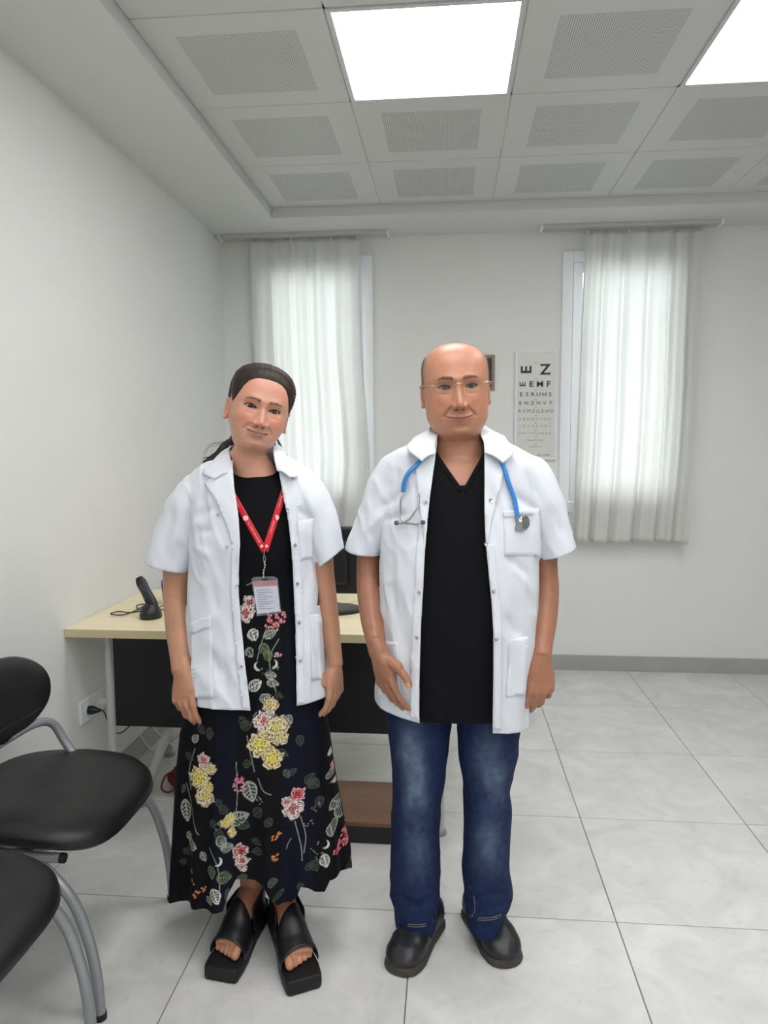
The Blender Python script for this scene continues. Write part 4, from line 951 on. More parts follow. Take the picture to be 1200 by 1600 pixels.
for i in np.where(Bn)[0]:
    t = Vs[i, 2]-vb_[2]
    if Vs[i, 1] < YM and t > -.006 and t < vl[2]-vb_[2]:
        a, b = vb_[0]+(vl[0]-vb_[0])*t/(vl[2]-vb_[2]), vb_[0]+(vr[0]-vb_[0])*t/(vr[2]-vb_[2]); Vs[i, 0] = a if abs(Vs[i, 0]-a) < abs(Vs[i, 0]-b) else b
SCRUB = mat('black_scrub_cotton', lin(9, 10, 15), .85, var=.15, scale=40, bump=.2, bscale=700, spec=.2)
scr_o = fast_obj('scrub_top', Vs, Fs, SCRUB, man); sm = scr_o.modifiers.new('thick', 'SOLIDIFY'); sm.thickness = .002; sm.offset = -1
for a, b in (((677, 698), (723, 766)), ((760, 698), (723, 766))):
    q = [(a[0]+(b[0]-a[0])*t, a[1]+(b[1]-a[1])*t) for t in np.linspace(0, 1, 12)]; dx = 6 if a[0] > b[0] else -6
    A = [hitS(px, py)[0]+np.array([0, -.0018, 0]) for px, py in q]; B = [hitS(px+dx, py+5)[0]+np.array([0, -.0018, 0]) for px, py in q]
    strip('neck_band', A, B, SCRUB, scr_o, 3, dens=2, thick=.0016)

# jeans
DENIM = mat('denim', (.1, .15, .3), .85, var=.22, scale=60, bump=.35, bscale=650, spec=.2, attr='Col')
def leg_rows(rows, Yt, Yb):
    out = []
    R = densify(rows, 6)
    for py, xl, xr, dp in R:
        Y = np.interp(py, [1100, 1450], [Yt, Yb]); a, b = PY(xl, py, Y), PY(xr, py, Y); t = np.linspace(0, 2*np.pi, 40, endpoint=False); p = 2.2
        c, s = np.cos(t), np.sin(t); out.append(np.c_[(a[0]+b[0])/2+(b[0]-a[0])/2*np.sign(c)*np.abs(c)**(2/p), Y+dp*np.sign(s)*np.abs(s)**(2/p), np.full(40, (a[2]+b[2])/2)])
    return out
LJ = leg_rows([(1040, 600, 700, .10), (1100, 600, 706, .105), (1140, 606, 704, .105), (1200, 612.5, 697, .098), (1250, 612.5, 690, .092), (1300, 612, 686, .088), (1350, 610.5, 687, .084), (1392, 610.5, 687, .082), (1415, 616, 684, .080), (1435, 618, 682, .080), (1448, 620, 678, .080)], 1.94, 1.945)
RJ = leg_rows([(1040, 716, 815, .10), (1100, 713, 815, .105), (1140, 715, 811, .105), (1190, 717, 806, .098), (1230, 724, 796, .092), (1265, 725, 800, .090), (1330, 723, 795, .086), (1395, 725, 798, .082), (1418, 728, 790, .080), (1432, 730, 786, .080), (1442, 732, 784, .080)], 1.94, 1.955)
PV = ring_rows([(960, 600, 820, .10, .10), (1020, 598, 822, .11, .115), (1080, 597, 819, .11, .125), (1108, 602, 814, .105, .12)], 1.94, 60, 2.4)
Vj, Fj = remesh([loft(LJ), loft(RJ), loft(PV)], .0045, 5)
Nj = normals(Vj, Fj); px, py = PROJ(Vj)
d = .0035*vnoise(np.c_[Vj[:, 0]*22+Vj[:, 2]*9, Vj[:, 1]*22, Vj[:, 2]*14], 31)+.0045*(1-np.abs(vnoise(np.c_[Vj[:, 0]*12+Vj[:, 2]*8, Vj[:, 1]*12, Vj[:, 2]*17], 32)))**3*np.clip((py-1330)/60, .25, 1)
d += folds(Vj, Nj, [(630, 1265, 665, 1290, 7, -.005), (625, 1285, 650, 1310, 6, -.004), (640, 1180, 680, 1150, 8, .004), (612, 1395, 665, 1420, 6, -.006), (620, 1425, 680, 1405, 6, -.005), (735, 1255, 795, 1225, 7, -.006), (725, 1275, 780, 1262, 7, .004), (740, 1200, 795, 1170, 8, -.004), (726, 1410, 795, 1390, 6, -.006), (735, 1428, 788, 1412, 5, -.005), (750, 1225, 790, 1250, 6, .004), (650, 1330, 684, 1350, 7, -.003)], 1.94)
Vj = Vj+Nj*d[:, None]
base = np.array(lin(30, 43, 78)); lt = np.array(lin(100, 116, 140)); cj = np.tile(base, (len(Vj), 1))
fade = np.zeros(len(Vj)); frn = np.clip(-Nj[:, 1], 0, 1)**1.5
for cx_, cy_, sx, sy, a in ((645, 1190, 16, 55, .75), (650, 1235, 17, 40, .6), (655, 1330, 22, 38, .45), (765, 1190, 22, 45, .5), (780, 1230, 15, 30, .55), (762, 1320, 25, 40, .5), (632, 1160, 12, 30, .4)):
    fade += a*np.exp(-((px-cx_)/sx)**2-((py-cy_)/sy)**2)
fade = np.clip(fade*frn*(1+.45*vnoise(np.c_[Vj[:, 0]*60, Vj[:, 1]*60, Vj[:, 2]*22], 33)), 0, .8)
cj = cj*(1-fade[:, None])+lt*fade[:, None]; cj *= (1+.12*vnoise(Vj*90, 34))[:, None]
jn = fast_obj('jeans', Vj, Fj, DENIM, man, True, cj)
THREAD = mat('denim_thread', lin(150, 140, 120), .8)
JT = bvh_of(Vj, Fj); hitJ = make_hit(JT, 1.86)
for pts in ([(622, 1438), (640, 1444), (660, 1444), (678, 1438)], [(734, 1429), (750, 1434), (770, 1433), (783, 1428)]):
    for dy in (0, 3.5): MB().tube(spline([hitJ(x, y+dy)[0]+np.array([0, -.0006, 0]) for x, y in pts], 6), .0007, 6).build('hem_stitching', THREAD, jn, True)
MB().tube(spline([hitJ(x, y)[0]+np.array([0, -.0004, 0]) for x, y in ((733, 1385), (740, 1400), (742, 1420), (738, 1432))], 6), .0007, 6).build('seam_stitching', THREAD, jn, True)

# clogs
CLOG = mat('black_clog_leather', lin(34, 35, 39), .38, var=.18, scale=26, bump=.2, bscale=320); SOLEM = mat('clog_sole', lin(66, 62, 56), .75, var=.2, scale=40)
def shoe_shell(toe, heel, wid, top, z0, ext=0., n=22, lift=0.):
    toe, heel = np.array(toe[:2]), np.array(heel[:2]); L = np.linalg.norm(toe-heel); d = (toe-heel)/L; sd = np.array([-d[1], d[0]])
    ss = np.array([w[0] for w in wid]); s = np.concatenate([np.linspace(0, .06, 6), np.linspace(.08, .88, 26), np.linspace(.9, 1, 12)]); rings = []
    for q in s:
        hw = float(np.interp(q, ss, [w[1] for w in wid]))+ext; h = float(np.interp(q, [t[0] for t in top], [t[1] for t in top])); t = np.linspace(0, np.pi, n)
        px_ = hw*np.sign(np.cos(t))*np.abs(np.cos(t))**.75; pz = z0+(h-z0)*np.sin(t)**.62
        c_ = heel+d*q*L; rings.append(np.vstack([np.c_[c_[0]+sd[0]*px_, c_[1]+sd[1]*px_, pz], np.c_[c_[0]+sd[0]*px_[::-1]*.9, c_[1]+sd[1]*px_[::-1]*.9, np.full(n, z0-.001)]]))
    return loft(rings), d, sd, L
WID = [(0, .004), (.015, .018), (.05, .030), (.12, .037), (.25, .038), (.42, .039), (.58, .046), (.72, .0515), (.84, .0500), (.92, .0420), (.97, .028), (.99, .016), (1, .004)]
for toe, heel in ((PZ(618, 1526, 0), PZ(683, 1436, 0)), (PZ(800, 1514, 0), PZ(733, 1421, 0))):
    (v, f), d, sd, L = shoe_shell(toe, heel, WID, [(0, .075), (.1, .098), (.3, .108), (.48, .100), (.62, .086), (.76, .074), (.88, .064), (.95, .052), (1, .034)], .026)
    V2, F2 = remesh([(v, f)], .004, 4); V2 += normals(V2, F2)*(.0010*vnoise(V2*60, 3)+.0016*(1-np.abs(vnoise(np.c_[V2[:, 0]*20, V2[:, 1]*20, V2[:, 2]*60], 5)))**4)[:, None]
    sh = fast_obj('clog', V2, F2, CLOG, man)
    (v, f), _, _, _ = shoe_shell(toe, heel, WID, [(0, .028), (.5, .027), (1, .029)], .0012, .0045)
    V2, F2 = remesh([(v, f)], .0035, 2); fast_obj('sole', V2, F2, SOLEM, sh)

# white coat
CROWS = [(662, 678, 760, .052, .075), (676, 670, 768, .064, .092), (690, 648, 790, .080, .106), (704, 622, 814, .094, .112), (720, 604, 836, .106, .116), (742, 600, 842, .118, .118), (780, 600, 842, .130, .120), (830, 599, 841, .147, .120), (900, 596, 841, .160, .122), (960, 596, 838, .165, .125), (1040, 591, 836, .164, .130), (1100, 588, 832, .158, .132), (1180, 586, 829, .150, .132)]
def slv(pts, cutA, cutB, rad, side, xl):
    P = [PY(*q[:3]) for q in pts]; R = [(q[3], q[4]) for q in pts]
    A, B = PY(*cutA), PY(*cutB); mid = (A+B)/2; ax = (B-A)/np.linalg.norm(B-A); n = np.cross(ax, [0, 1., 0]); n = n if n[2] < 0 else -n
    return dict(pts=spline(P, 5), rad=[tuple(q) for q in spline(R, 5)], cut=(mid, n), r=rad, side=side, xlim=PY(*xl, 1.93)[0])
slL = slv([(640, 728, 1.935, .040, .055), (618, 742, 1.935, .052, .066), (600, 778, 1.94, .053, .070), (584, 818, 1.945, .049, .068), (568, 862, 1.945, .0435, .063), (558, 895, 1.945, .042, .062)], (543, 859, 1.945), (592, 866, 1.945), (.047, .075), -1, (595, 870))
slR = slv([(808, 730, 1.935, .040, .055), (828, 746, 1.935, .052, .066), (845, 780, 1.94, .053, .070), (859, 820, 1.945, .051, .068), (871, 863, 1.945, .0495, .064), (880, 895, 1.945, .048, .062)], (900, 853, 1.945), (842, 874, 1.945), (.053, .075), 1, (842, 870))
eLp = [(683, 690), (680, 715), (676, 745), (672, 775), (668, 810), (664, 860), (661, 920), (658, 970), (656, 1030), (655, 1080), (655, 1135)]
eRp = [(756, 690), (757, 720), (757, 760), (757, 800), (759, 850), (763, 890), (768, 940), (771, 990), (771, 1060), (770, 1110), (770, 1155)]
zL, zR = PY(655, 1130, YM-.152)[2], PY(770, 1150, YM-.150)[2]; hemM = ((PY(600, 1100, YM)[0], zL+.012), (PY(820, 1100, YM)[0], zR-.006))
crM = [(595, 795, 640, 760, 7, -.006), (600, 815, 640, 800, 6, -.005), (585, 760, 560, 830, 7, -.004), (575, 830, 595, 800, 6, .005), (838, 800, 800, 770, 7, -.006), (838, 820, 795, 815, 6, -.005), (862, 790, 880, 840, 7, -.005), (840, 780, 852, 840, 6, .005), (825, 900, 790, 870, 7, -.006), (830, 930, 800, 880, 6, .004), (815, 1000, 790, 960, 8, -.005), (806, 1090, 795, 1020, 7, -.005), (818, 1060, 812, 990, 6, .004), (615, 960, 612, 880, 7, -.004), (640, 1090, 632, 990, 8, -.004), (622, 1060, 615, 980, 6, .003), (625, 730, 610, 770, 6, -.004), (820, 735, 835, 775, 6, -.004), (610, 705, 660, 720, 7, .002)]
coat, hitC, bvhC, (xlM, xrM, hzM) = make_coat(CROWS, YM, [slL, slR], eLp, eRp, hemM, (PY(719, 690, YM)[0], YM-.005, .080, .092, PY(719, 735, YM)[2]), crM, 41, 'white_coat', man)
# facings, lapels and collar
def edge_strip(name, e, wpx, off, y0, y1, hit, parent, side):
    ys = [q[1] for q in e]; xs = [q[0] for q in e]; yy = np.linspace(y0, y1, 30); X_ = np.interp(yy, ys, xs)
    poly = [(x+side*.6, y) for x, y in zip(X_, yy)]+[(x+side*wpx, y) for x, y in list(zip(X_, yy))[::-1]]
    return patch(name, poly, hit, off, COATM, parent, 4.5, .0016)
edge_strip('front_facing', eLp, 13, .005, 820, 1121, hitC, coat, -1); edge_strip('front_facing', eRp, 13, .005, 850, 1140, hitC, coat, 1)
lapL = [(680, 706), (676, 745), (672, 775), (668, 812), (664, 862), (658, 812), (653, 770), (650.5, 735), (658, 719)]
lapR = [(757, 706), (757, 760), (757, 800), (760, 855), (769, 812), (779, 770), (787, 735), (785, 722), (778, 716)]
lo_ = lambda x0, sg: (lambda x, y: .004+.010*np.clip((y-700)/40, 0, 1)*np.clip((870-y)/120, 0, 1)*np.clip(sg*(x-x0)/20, 0, 1)*.6)
patch('lapel', lapL, hitC, lo_(672, -1), COATM, coat, 4, .0025); patch('lapel', lapR, hitC, lo_(760, 1), COATM, coat, 4, .0025)
def collar(parent, inner, outer, cx, back_in, back_out, name='collar', bulge=.006, m=COATM):
    """inner/outer: left-hand lists of (px,py,Y) from the front tip to the side; mirrored ends given as right-hand lists"""
    A = [PY(*q) for q in inner[0]]+[np.array(q) for q in back_in]+[PY(*q) for q in inner[1][::-1]]
    B = [PY(*q) for q in outer[0]]+[np.array(q) for q in back_out]+[PY(*q) for q in outer[1][::-1]]
    return strip(name, A, B, m, parent, 12, bulge, (0, -.35, 1), .0028)
cxn = PY(719, 690, YM)[0]; zc_ = PY(719, 668, YM)[2]
collar(coat, ([(680, 710, 1.817), (680, 693, 1.835), (684, 680, 1.872), (685, 671, 1.925)], [(757, 708, 1.817), (756, 692, 1.835), (751, 680, 1.872), (750, 672, 1.925)]),
       ([(659, 721, 1.800), (636, 701, 1.828), (643, 689, 1.885), (650, 683, 1.945)], [(786, 724, 1.800), (803, 707, 1.828), (792, 688, 1.885), (786, 681, 1.945)]),
       cxn, [(cxn-.055, 1.985, zc_+.012), (cxn, 2.01, zc_+.014), (cxn+.055, 1.985, zc_+.012)], [(cxn-.085, 2.02, zc_-.025), (cxn, 2.055, zc_-.03), (cxn+.085, 2.02, zc_-.025)], bulge=.005)
patch('chest_pocket', [(786, 799), (842, 793), (841, 868), (788, 870)], hitC, .0045, COATM, coat, 6, .0016, smooth_it=8)
patch('pocket_welt', [(786, 799), (842, 793), (842, 803), (786, 809)], hitC, .0062, COATM, coat, 5, .0016)
patch('side_pocket', [(796, 1000), (824, 993), (818, 1084), (790, 1090)], hitC, .005, COATM, coat, 6, .0016, smooth_it=10)
patch('side_pocket', [(593, 1000), (622, 1004), (626, 1088), (594, 1082)], hitC, .005, COATM, coat, 6, .0016, smooth_it=10)
for x, y in ((665.5, 785), (656, 926), (652.5, 995.5), (766, 782.5), (758.5, 850), (770.5, 923.5), (774, 997)):
    p, n = hitC(x, y); disc('snap_button', p+n*.006, n, .0052, .002, CHROME, coat, .0026)
for x0, y0, x1, y1 in ((600, 866, 545, 859),): pass
for sl, a, b in ((slL, (543.5, 853), (592, 859)), (slR, (899, 846), (843, 867))):
    q = [(a[0]+(b[0]-a[0])*t, a[1]+(b[1]-a[1])*t) for t in np.linspace(.06, .94, 12)]
    MB().tube([hitC(x, y-4)[0]+np.array([0, -.0004, 0]) for x, y in q], .0008, 6).build('hem_stitching', COATM, coat, True)

# ------------------------------------------------------------------ eyeglasses
GOLD = mat('gold_wire', lin(214, 184, 140), .25, metal=.9, var=.05)
LENS = bpy.data.materials.new('spectacle_lens'); LENS.use_nodes = True
_n = LENS.node_tree.nodes; _l = LENS.node_tree.links; _n.remove(_n['Principled BSDF'])
_t = _n.new('ShaderNodeBsdfTransparent'); _t.inputs[0].default_value = (.96, .97, .96, 1); _g = _n.new('ShaderNodeBsdfGlossy'); _g.inputs['Roughness'].default_value = .04
_m = _n.new('ShaderNodeMixShader'); _m.inputs[0].default_value = .025
_l.new(_t.outputs[0], _m.inputs[1]); _l.new(_g.outputs[0], _m.inputs[2]); _l.new(_m.outputs[0], _n['Material Output'].inputs[0])
gp = hdM(np.array([[0, .1, 0]]), True)[0]; gl = empty('eyeglasses', tuple(gp)); tag(gl, 'rimless eyeglasses with thin gold wire worn by the man', 'eyeglasses')
def hb(name, pts, r, m, par, n=5): MB().tube(hdM(spline(pts, n), True), r, 8).build(name, m, par, True)
for s in (-1, 1):
    n = 36; out = []; ins = []
    for q in range(n):
        t = 2*np.pi*q/n; a, b = np.cos(t), np.sin(t); xx = .0245*np.sign(a)*abs(a)**.8; zz = .0150*np.sign(b)*abs(b)**.85-.004
        out.append((s*.0345+xx, .1035-.10*((abs(s*.0345+xx)-.02)/.04)**2*.16, zz))
    P0 = np.array(out); P1 = P0+[0, .0016, 0]; v = np.vstack([P0, P1]); f = [tuple(range(n)), tuple(range(2*n-1, n-1, -1))]+[(i, i+n, (i+1) % n+n, (i+1) % n) for i in range(n)]
    obj('lens', hdM(v, True), f, LENS, gl)
    hb('temple', [(s*.058, .0985, .004), (s*.072, .094, .006), (s*.0845, .078, .007), (s*.0875, .03, .008), (s*.0875, -.005, .010), (s*.086, -.025, .0)], .0011, GOLD, gl)
    hb('nose_pad_arm', [(s*.0105, .104, .002), (s*.0115, .100, -.003), (s*.0120, .0965, -.008)], .0008, GOLD, gl)
hb('bridge', [(-.0115, .105, .003), (-.006, .1075, .0055), (0, .1085, .006), (.006, .1075, .0055), (.0115, .105, .003)], .0011, GOLD, gl)

# ------------------------------------------------------------------ stethoscope
BLUE = mat('blue_tubing', lin(58, 140, 214), .4, var=.05, spec=.5); GREYT = mat('ear_tip_rubber', lin(84, 84, 88), .6)
s0 = empty('stethoscope', (cxn, YM-.1, PY(719, 800, YM)[2])); tag(s0, 'stethoscope with bright blue tubing and steel ends hung round the man\'s neck', 'stethoscope')
on = lambda x, y, d: hitC(x, y)[0]+hitC(x, y)[1]*d
Lp = [on(634.5, 768, .010), on(636, 752, .010), on(642, 739, .012), on(652, 729, .012)]+[PY(660, 714, 1.835), PY(662, 694, 1.87), PY(658, 684, 1.94)]
Rp = [PY(780, 682, 1.94), PY(778, 694, 1.87), PY(781, 714, 1.83)]+[on(787, 738, .012), on(792, 755, .011), on(799, 780, .011), on(803, 797, .011), on(805, 806, .011)]
bk = [np.array([cxn-.07, 2.0, zc_-.018]), np.array([cxn, 2.035, zc_-.02]), np.array([cxn+.07, 2.0, zc_-.018])]
MB().tube(spline(Lp+bk+Rp, 8), .0056, 14).build('tubing', BLUE, s0, True)
for pts in ([(633.5, 766), (630, 785), (629.5, 803), (634, 815), (642, 818)], [(636, 768), (633, 790)]): pass
A1 = [on(634, 767, .011), on(630.5, 783, .011), on(630, 800, .012), on(632.5, 812, .012), on(638, 818, .013), on(643, 818.5, .013), on(654, 819.5, .013), on(659, 818.5, .013)]
A2 = [on(635.5, 767, .011)+np.array([.004, 0, 0]), on(648, 797, .010), on(654, 782, .010)]
MB().tube(spline(A1, 8), .0024, 10).build('binaural_tube', STEELG, s0, True)
A2 = [on(656.5, 772, .010), on(655, 790, .013), on(650, 804, .015), on(642, 813, .016), on(634, 818, .016), on(627, 818.5, .015)]
MB().tube(spline(A2, 8), .0024, 10).build('binaural_tube', STEELG, s0, True)
for x, y, d in ((625, 818.3, .015), (660.5, 818.3, .013)):
    p = on(x, y, d); q = np.array([.006, 0, 0]); MB().tube([p-q, p-q*.6, p, p+q*.7, p+q], [.002, .0052, .0062, .0050, .003], 12).build('ear_tip', GREYT, s0, True)
MB().tube([on(805, 804, .011), on(806, 808, .012), on(807, 814, .013)], [.0042, .0038, .0036], 12).build('stem', STEELG, s0, True)
p = on(804.5, 820, .010); disc('chest_piece', p, np.array([-.80, -.58, .1]), .0200, .010, STEELG, s0, .012, 28)
p2 = on(813.5, 818, .012); disc('diaphragm', p2, np.array([.70, -.70, .1]), .0200, .007, STEELG, s0, .015, 28)

# ================================================================== the woman
YW = 1.93
wom = empty('person', (PY(405, 900, YW)[0], YW, 0)); tag(wom, 'smiling dark haired woman in open white coat and black floral dress wearing red lanyard', 'person', 'two people standing side by side')
SKW = lin(202, 149, 125); SKWD = lin(183, 134, 107)
ftW = dict(zs=.92, eye_x=.0318, eye_y=.0590, eye_open=(.0056, .0040), eye_w=.0150, nose=1.2, nose_w=1.2, cheek=.0085, fold=.0028, mouth_z=-.0655, mouth_w=.0300, smile=.0078, lip=(.0046, .0062), teeth=.0026, chin_z=-.106, eye_tilt=.08,
           skin=SKW, blush=lin(204, 116, 98), dark=lin(158, 104, 84), lipc=lin(176, 92, 88), foldc=lin(156, 94, 76), browc=lin(48, 34, 28), brow=(.0175, .0043, .012, .052), brow_a=.85, bag=.0010, lash=.0016)
secW = [(.1130, .0008, -.010, -.012), (.1115, .020, .012, -.036), (.106, .040, .034, -.058), (.095, .0580, .055, -.076), (.080, .0700, .0700, -.087), (.060, .0765, .0815, -.093), (.038, .0780, .0880, -.094), (.017, .0775, .0905, -.092), (.0, .0770, .0880, -.088),
        (-.018, .0755, .0875, -.082), (-.036, .0735, .0870, -.074), (-.052, .0685, .0865, -.066), (-.068, .0615, .0855, -.060), (-.082, .0560, .0835, -.056), (-.094, .0500, .0800, -.054), (-.103, .0440, .0730, -.053), (-.109, .0430, .0600, -.052), (-.117, .0480, .0450, -.052), (-.130, .0560, .0360, -.054),
        (-.150, .0605, .0320, -.058), (-.170, .0615, .0320, -.062), (-.185, .0630, .0340, -.066), (-.200, .066, .0360, -.066), (-.225, .070, .036, -.066), (-.235, .05, .02, -.04), (-.237, .004, .0, -.008)]
Vh, Fh, Ch, baseW, dimW = head_mesh(secW, ftW)
eyeP = PY(411.5, 639.0, YW-.015-.088)
hdW = Head((0, 0, 0), .39, -.02, .25, -.19, -.085, (0, .01, -.115))
off = hdW(np.array([[0, .088, 0.]]), True)[0]; hdW.o = eyeP-off; hdW.ndx = PY(402, 715, YW)[0]-hdW.o[0]
parts = [(hdW(Vh), Fh, Ch)]
for s in (-1, 1):
    v, f, c = ear_mesh(s, .0745, dict(ftW, ear=.93)); v[:, 2] -= .006; parts.append((hdW(v, True), f, c))
aL, wL, dL = arm_chain([(308, 760, 1.935, 24, .036), (290, 805, 1.94, 24, .038), (279, 850, 1.945, 23, .040), (278, 892, 1.945, 22.5, .040), (278, 935, 1.94, 21.5, .041), (279.5, 980, 1.905, 20, .036), (283, 1020, 1.865, 17.5, .029), (286, 1050, 1.835, 17, .0235)])
aR, wR, dR = arm_chain([(482, 762, 1.935, 22, .036), (494, 805, 1.94, 21, .038), (502, 850, 1.945, 17.5, .038), (506, 892, 1.945, 15.5, .038), (510.5, 935, 1.945, 15.5, .038), (516.5, 980, 1.935, 14, .034), (521, 1015, 1.92, 12.5, .028), (524, 1040, 1.91, 12, .023)])
hL, nL = hand_parts(wL, (.06, -.14, -.98), (.95, -.28, .05), (.28, .95, 0), .97, ((.32, .42, .28), (.40, .48, .30), (.50, .52, .32), (.62, .55, .34)), ((.86, .42, .42), (.94, .15, .42), (.96, .0, .35)), .02, (.0285, .0225))
hR, nR = hand_parts(wR, (-.03, -.06, -1), (-.45, -.88, 0), (-.88, .45, 0), .92, ((.30, .42, .3), (.36, .46, .3), (.42, .5, .3), (.48, .5, .3)), ((.84, .40, .42), (.95, .15, .35), (.97, .0, .3)), .03, (.022, .019))
bodyp = [aL, aR]+hL+hR
bodyp.append(loft(ring_rows([(752, 385, 415, .02, .03), (764, 340, 455, .05, .06), (790, 325, 468, .075, .075), (850, 325, 468, .085, .075), (920, 325, 470, .08, .075), (1000, 322, 480, .085, .085), (1080, 318, 488, .09, .09), (1140, 330, 478, .08, .08)], YW, 48, 2.3)))
# legs and feet
sol = .040
TL, TR = PZ(352, 1490, sol+.012), PZ(471, 1506, sol+.012)       # toes
AL, AR = PY(393, 1398, 1.945), PY(440, 1398, 1.935)
NL = []
for A, T_, sgn in ((AL, TL, -1), (AR, TR, 1)):
    knee = np.array([A[0]+sgn*.03-.0, A[1]+.005, .50]); hip = np.array([A[0]+sgn*.055, A[1], .78])
    bodyp.append(tube(spline([hip, knee, A+np.array([sgn*.008, .01, .17]), A+[0, .004, .06], A, A+[0, .004, -.05]], 6), [tuple([r, r]) for r in np.interp(np.linspace(0, 1, 31), [0, .2, .42, .6, .8, 1], [.085, .058, .052, .034, .031, .030])], 24))
    d = np.array([T_[0]-A[0], T_[1]-A[1], 0]); L = np.linalg.norm(d); d /= L; sd = np.array([-d[1], d[0], 0]); up = np.array([0, 0, 1.])
    heel = A+d*-.035; heel[2] = sol+.045; ank = A+d*.012; ank[2] = sol+.075; ins = A+d*L*.45; ins[2] = sol+.055; ball = A+d*L*.80; ball[2] = sol+.026; te = A+d*L*.9; te[2] = sol+.020
    bodyp.append(tube(spline([heel, ank, ins, ball, te], 5), [tuple(q) for q in spline([(.026, .030), (.032, .036), (.034, .034), (.042, .022), (.038, .014)], 5)], 24, ref=sd))
    for k in range(5):
        o_ = (.029-.0148*k)*(1 if sgn > 0 else -1)*-1
        # big toe on the inner side
        inner = -sgn; base_ = A+d*L*.78+sd*0; lat = np.array([1., 0, 0]); lat = lat-d*(lat@d); lat /= np.linalg.norm(lat)
        b0 = A+d*(L*.80-.004*k)+lat*inner*(.030-.0150*k); tip = b0+d*(.045-.0025*k); r = (.0115, .0085, .0080, .0076, .0074)[k]
        b0[2] = sol+.022; md = (b0+tip)/2; md[2] = sol+.022; tip[2] = sol+r+.002
        bodyp.append(tube([b0, md, tip-d*.006, tip, tip+d*.004], [r, r*1.02, r*1.05, r*.9, r*.4], 14)); NL.append((tip+up*r*.85-d*.002, d))
Vb, Fb = remesh(bodyp, .0027, 4, .45)
Cb = paint_body(Vb, SKWD, nL+nR, lin(232, 178, 160))
lowm = np.clip((.30-Vb[:, 2])/.05, 0, 1)[:, None]; Cb = Cb*(1-lowm)+Cb*np.array([1.05, .98, .96])*lowm
parts.append((Vb, Fb, Cb))
k = 0; VV = []; FF = []; CC = []
for v, f, c in parts: VV.append(v); FF.append(f+k); CC.append(c); k += len(v)
fast_obj('body', np.vstack(VV), np.vstack(FF), SKINM, wom, True, np.vstack(CC))
for s in (-1, 1):
    v, f, c = eyeball(ftW, s, lin(60, 44, 34)); fast_obj('eye', hdW(v, True), f, EYEM, wom, True, c)
# hair combed back
nr, nc = dimW; Bs = baseW.reshape(-1, 3); x, y, z = Bs.T; ax_ = np.abs(x)
hl = np.interp(ax_, [0, .02, .035, .048, .058, .066, .072, .078], [.071, .070, .066, .057, .042, .020, .002, -.004])
hl = np.where(y > .030, hl, np.interp(-y, [-.03, -.012, .012, .035, .06], [-.004, .020, .022, -.04, -.095]))
hl = np.where((y <= .05) & (y > .030), np.minimum(hl, .02), hl)
m = np.clip((z-hl)/.012, 0, 1)
th_ = .0020+.0075*(lambda q: q*q*(3-2*q))(np.clip((z-hl)/.055, 0, 1))*np.clip(1-(z < 0)*.3, 0, 1)
ctr = np.array([0, -.005, .02]); dirn = Bs-ctr; dirn /= np.linalg.norm(dirn, axis=1)[:, None]
# strands run from the hairline back over the crown
q1 = np.arctan2(x, np.abs(z-.0)+.03)
st = vnoise(np.c_[q1*95, y*6, z*6], 51)+.6*vnoise(np.c_[q1*210, y*10, z*10], 52)
Vf = Bs+dirn*(m*(th_+.0012*st*m*np.clip((z-hl)/.03, .15, 1))-.0015*(1-m))[:, None]
i, j = np.meshgrid(np.arange(nr-1), np.arange(nc), indexing='ij'); j2 = (j+1) % nc
Fg = np.stack([(i*nc+j), ((i+1)*nc+j), ((i+1)*nc+j2), (i*nc+j2)], -1).reshape(-1, 4); Fg = Fg[(m[Fg] > .03).any(1) & (z[Fg] > -.11).all(1)]
Vf, Fg, u = compact(Vf, Fg); hcol = np.array(lin(47, 37, 31))*(1+.42*st[u])[:, None]+np.array([.012, .010, .008])*np.clip((z[u]-.06)/.05, 0, 1)[:, None]
hr = fast_obj('hair', hdW(Vf, True), Fg, HAIRM, wom, True, np.clip(hcol, .004, 1))
rng = np.random.RandomState(5); HS = mat('hair_strand', lin(46, 38, 34), .45, var=.2, scale=80)
def lock(pts, r0, r1, name='lock'): 
    P = spline(pts, 7); MB().tube(P, np.linspace(r0, r1, len(P)), 8).build(name, HS, hr, True)
hp_ = lambda px, py, Y: PY(px, py, Y)
for k in range(26):
    e = rng.normal(0, 1, 8); a = PY(368+e[0]*3, 682+e[1]*5, 2.0+e[2]*.008); b = PY(352+e[3]*2.5, 699+e[4]*3, 2.0+e[2]*.008); c = PY(335+e[5]*3, 712+e[6]*2.5, 1.995); d_ = PY(319+e[5]*3.5, 723+e[7]*3, 1.985)
    lock([a, b, c, d_], .0034, .0008)
for px1, py1, px2, py2, px3, py3 in ((345, 694, 326, 700, 318, 718), (346, 692, 330, 695, 316, 709), (350, 690, 334, 692, 322, 697)):
    lock([PY(366, 684, 2.0), PY(px1, py1, 2.0), PY(px2, py2, 1.995), PY(px3, py3, 1.99)], .0007, .0004)
for e in range(9): lock([PY(428+e*.6, 676+e, 1.99), PY(434+e*.8, 690+e, 1.985), PY(438+e*.5, 704, 1.98)], .0014, .0004)

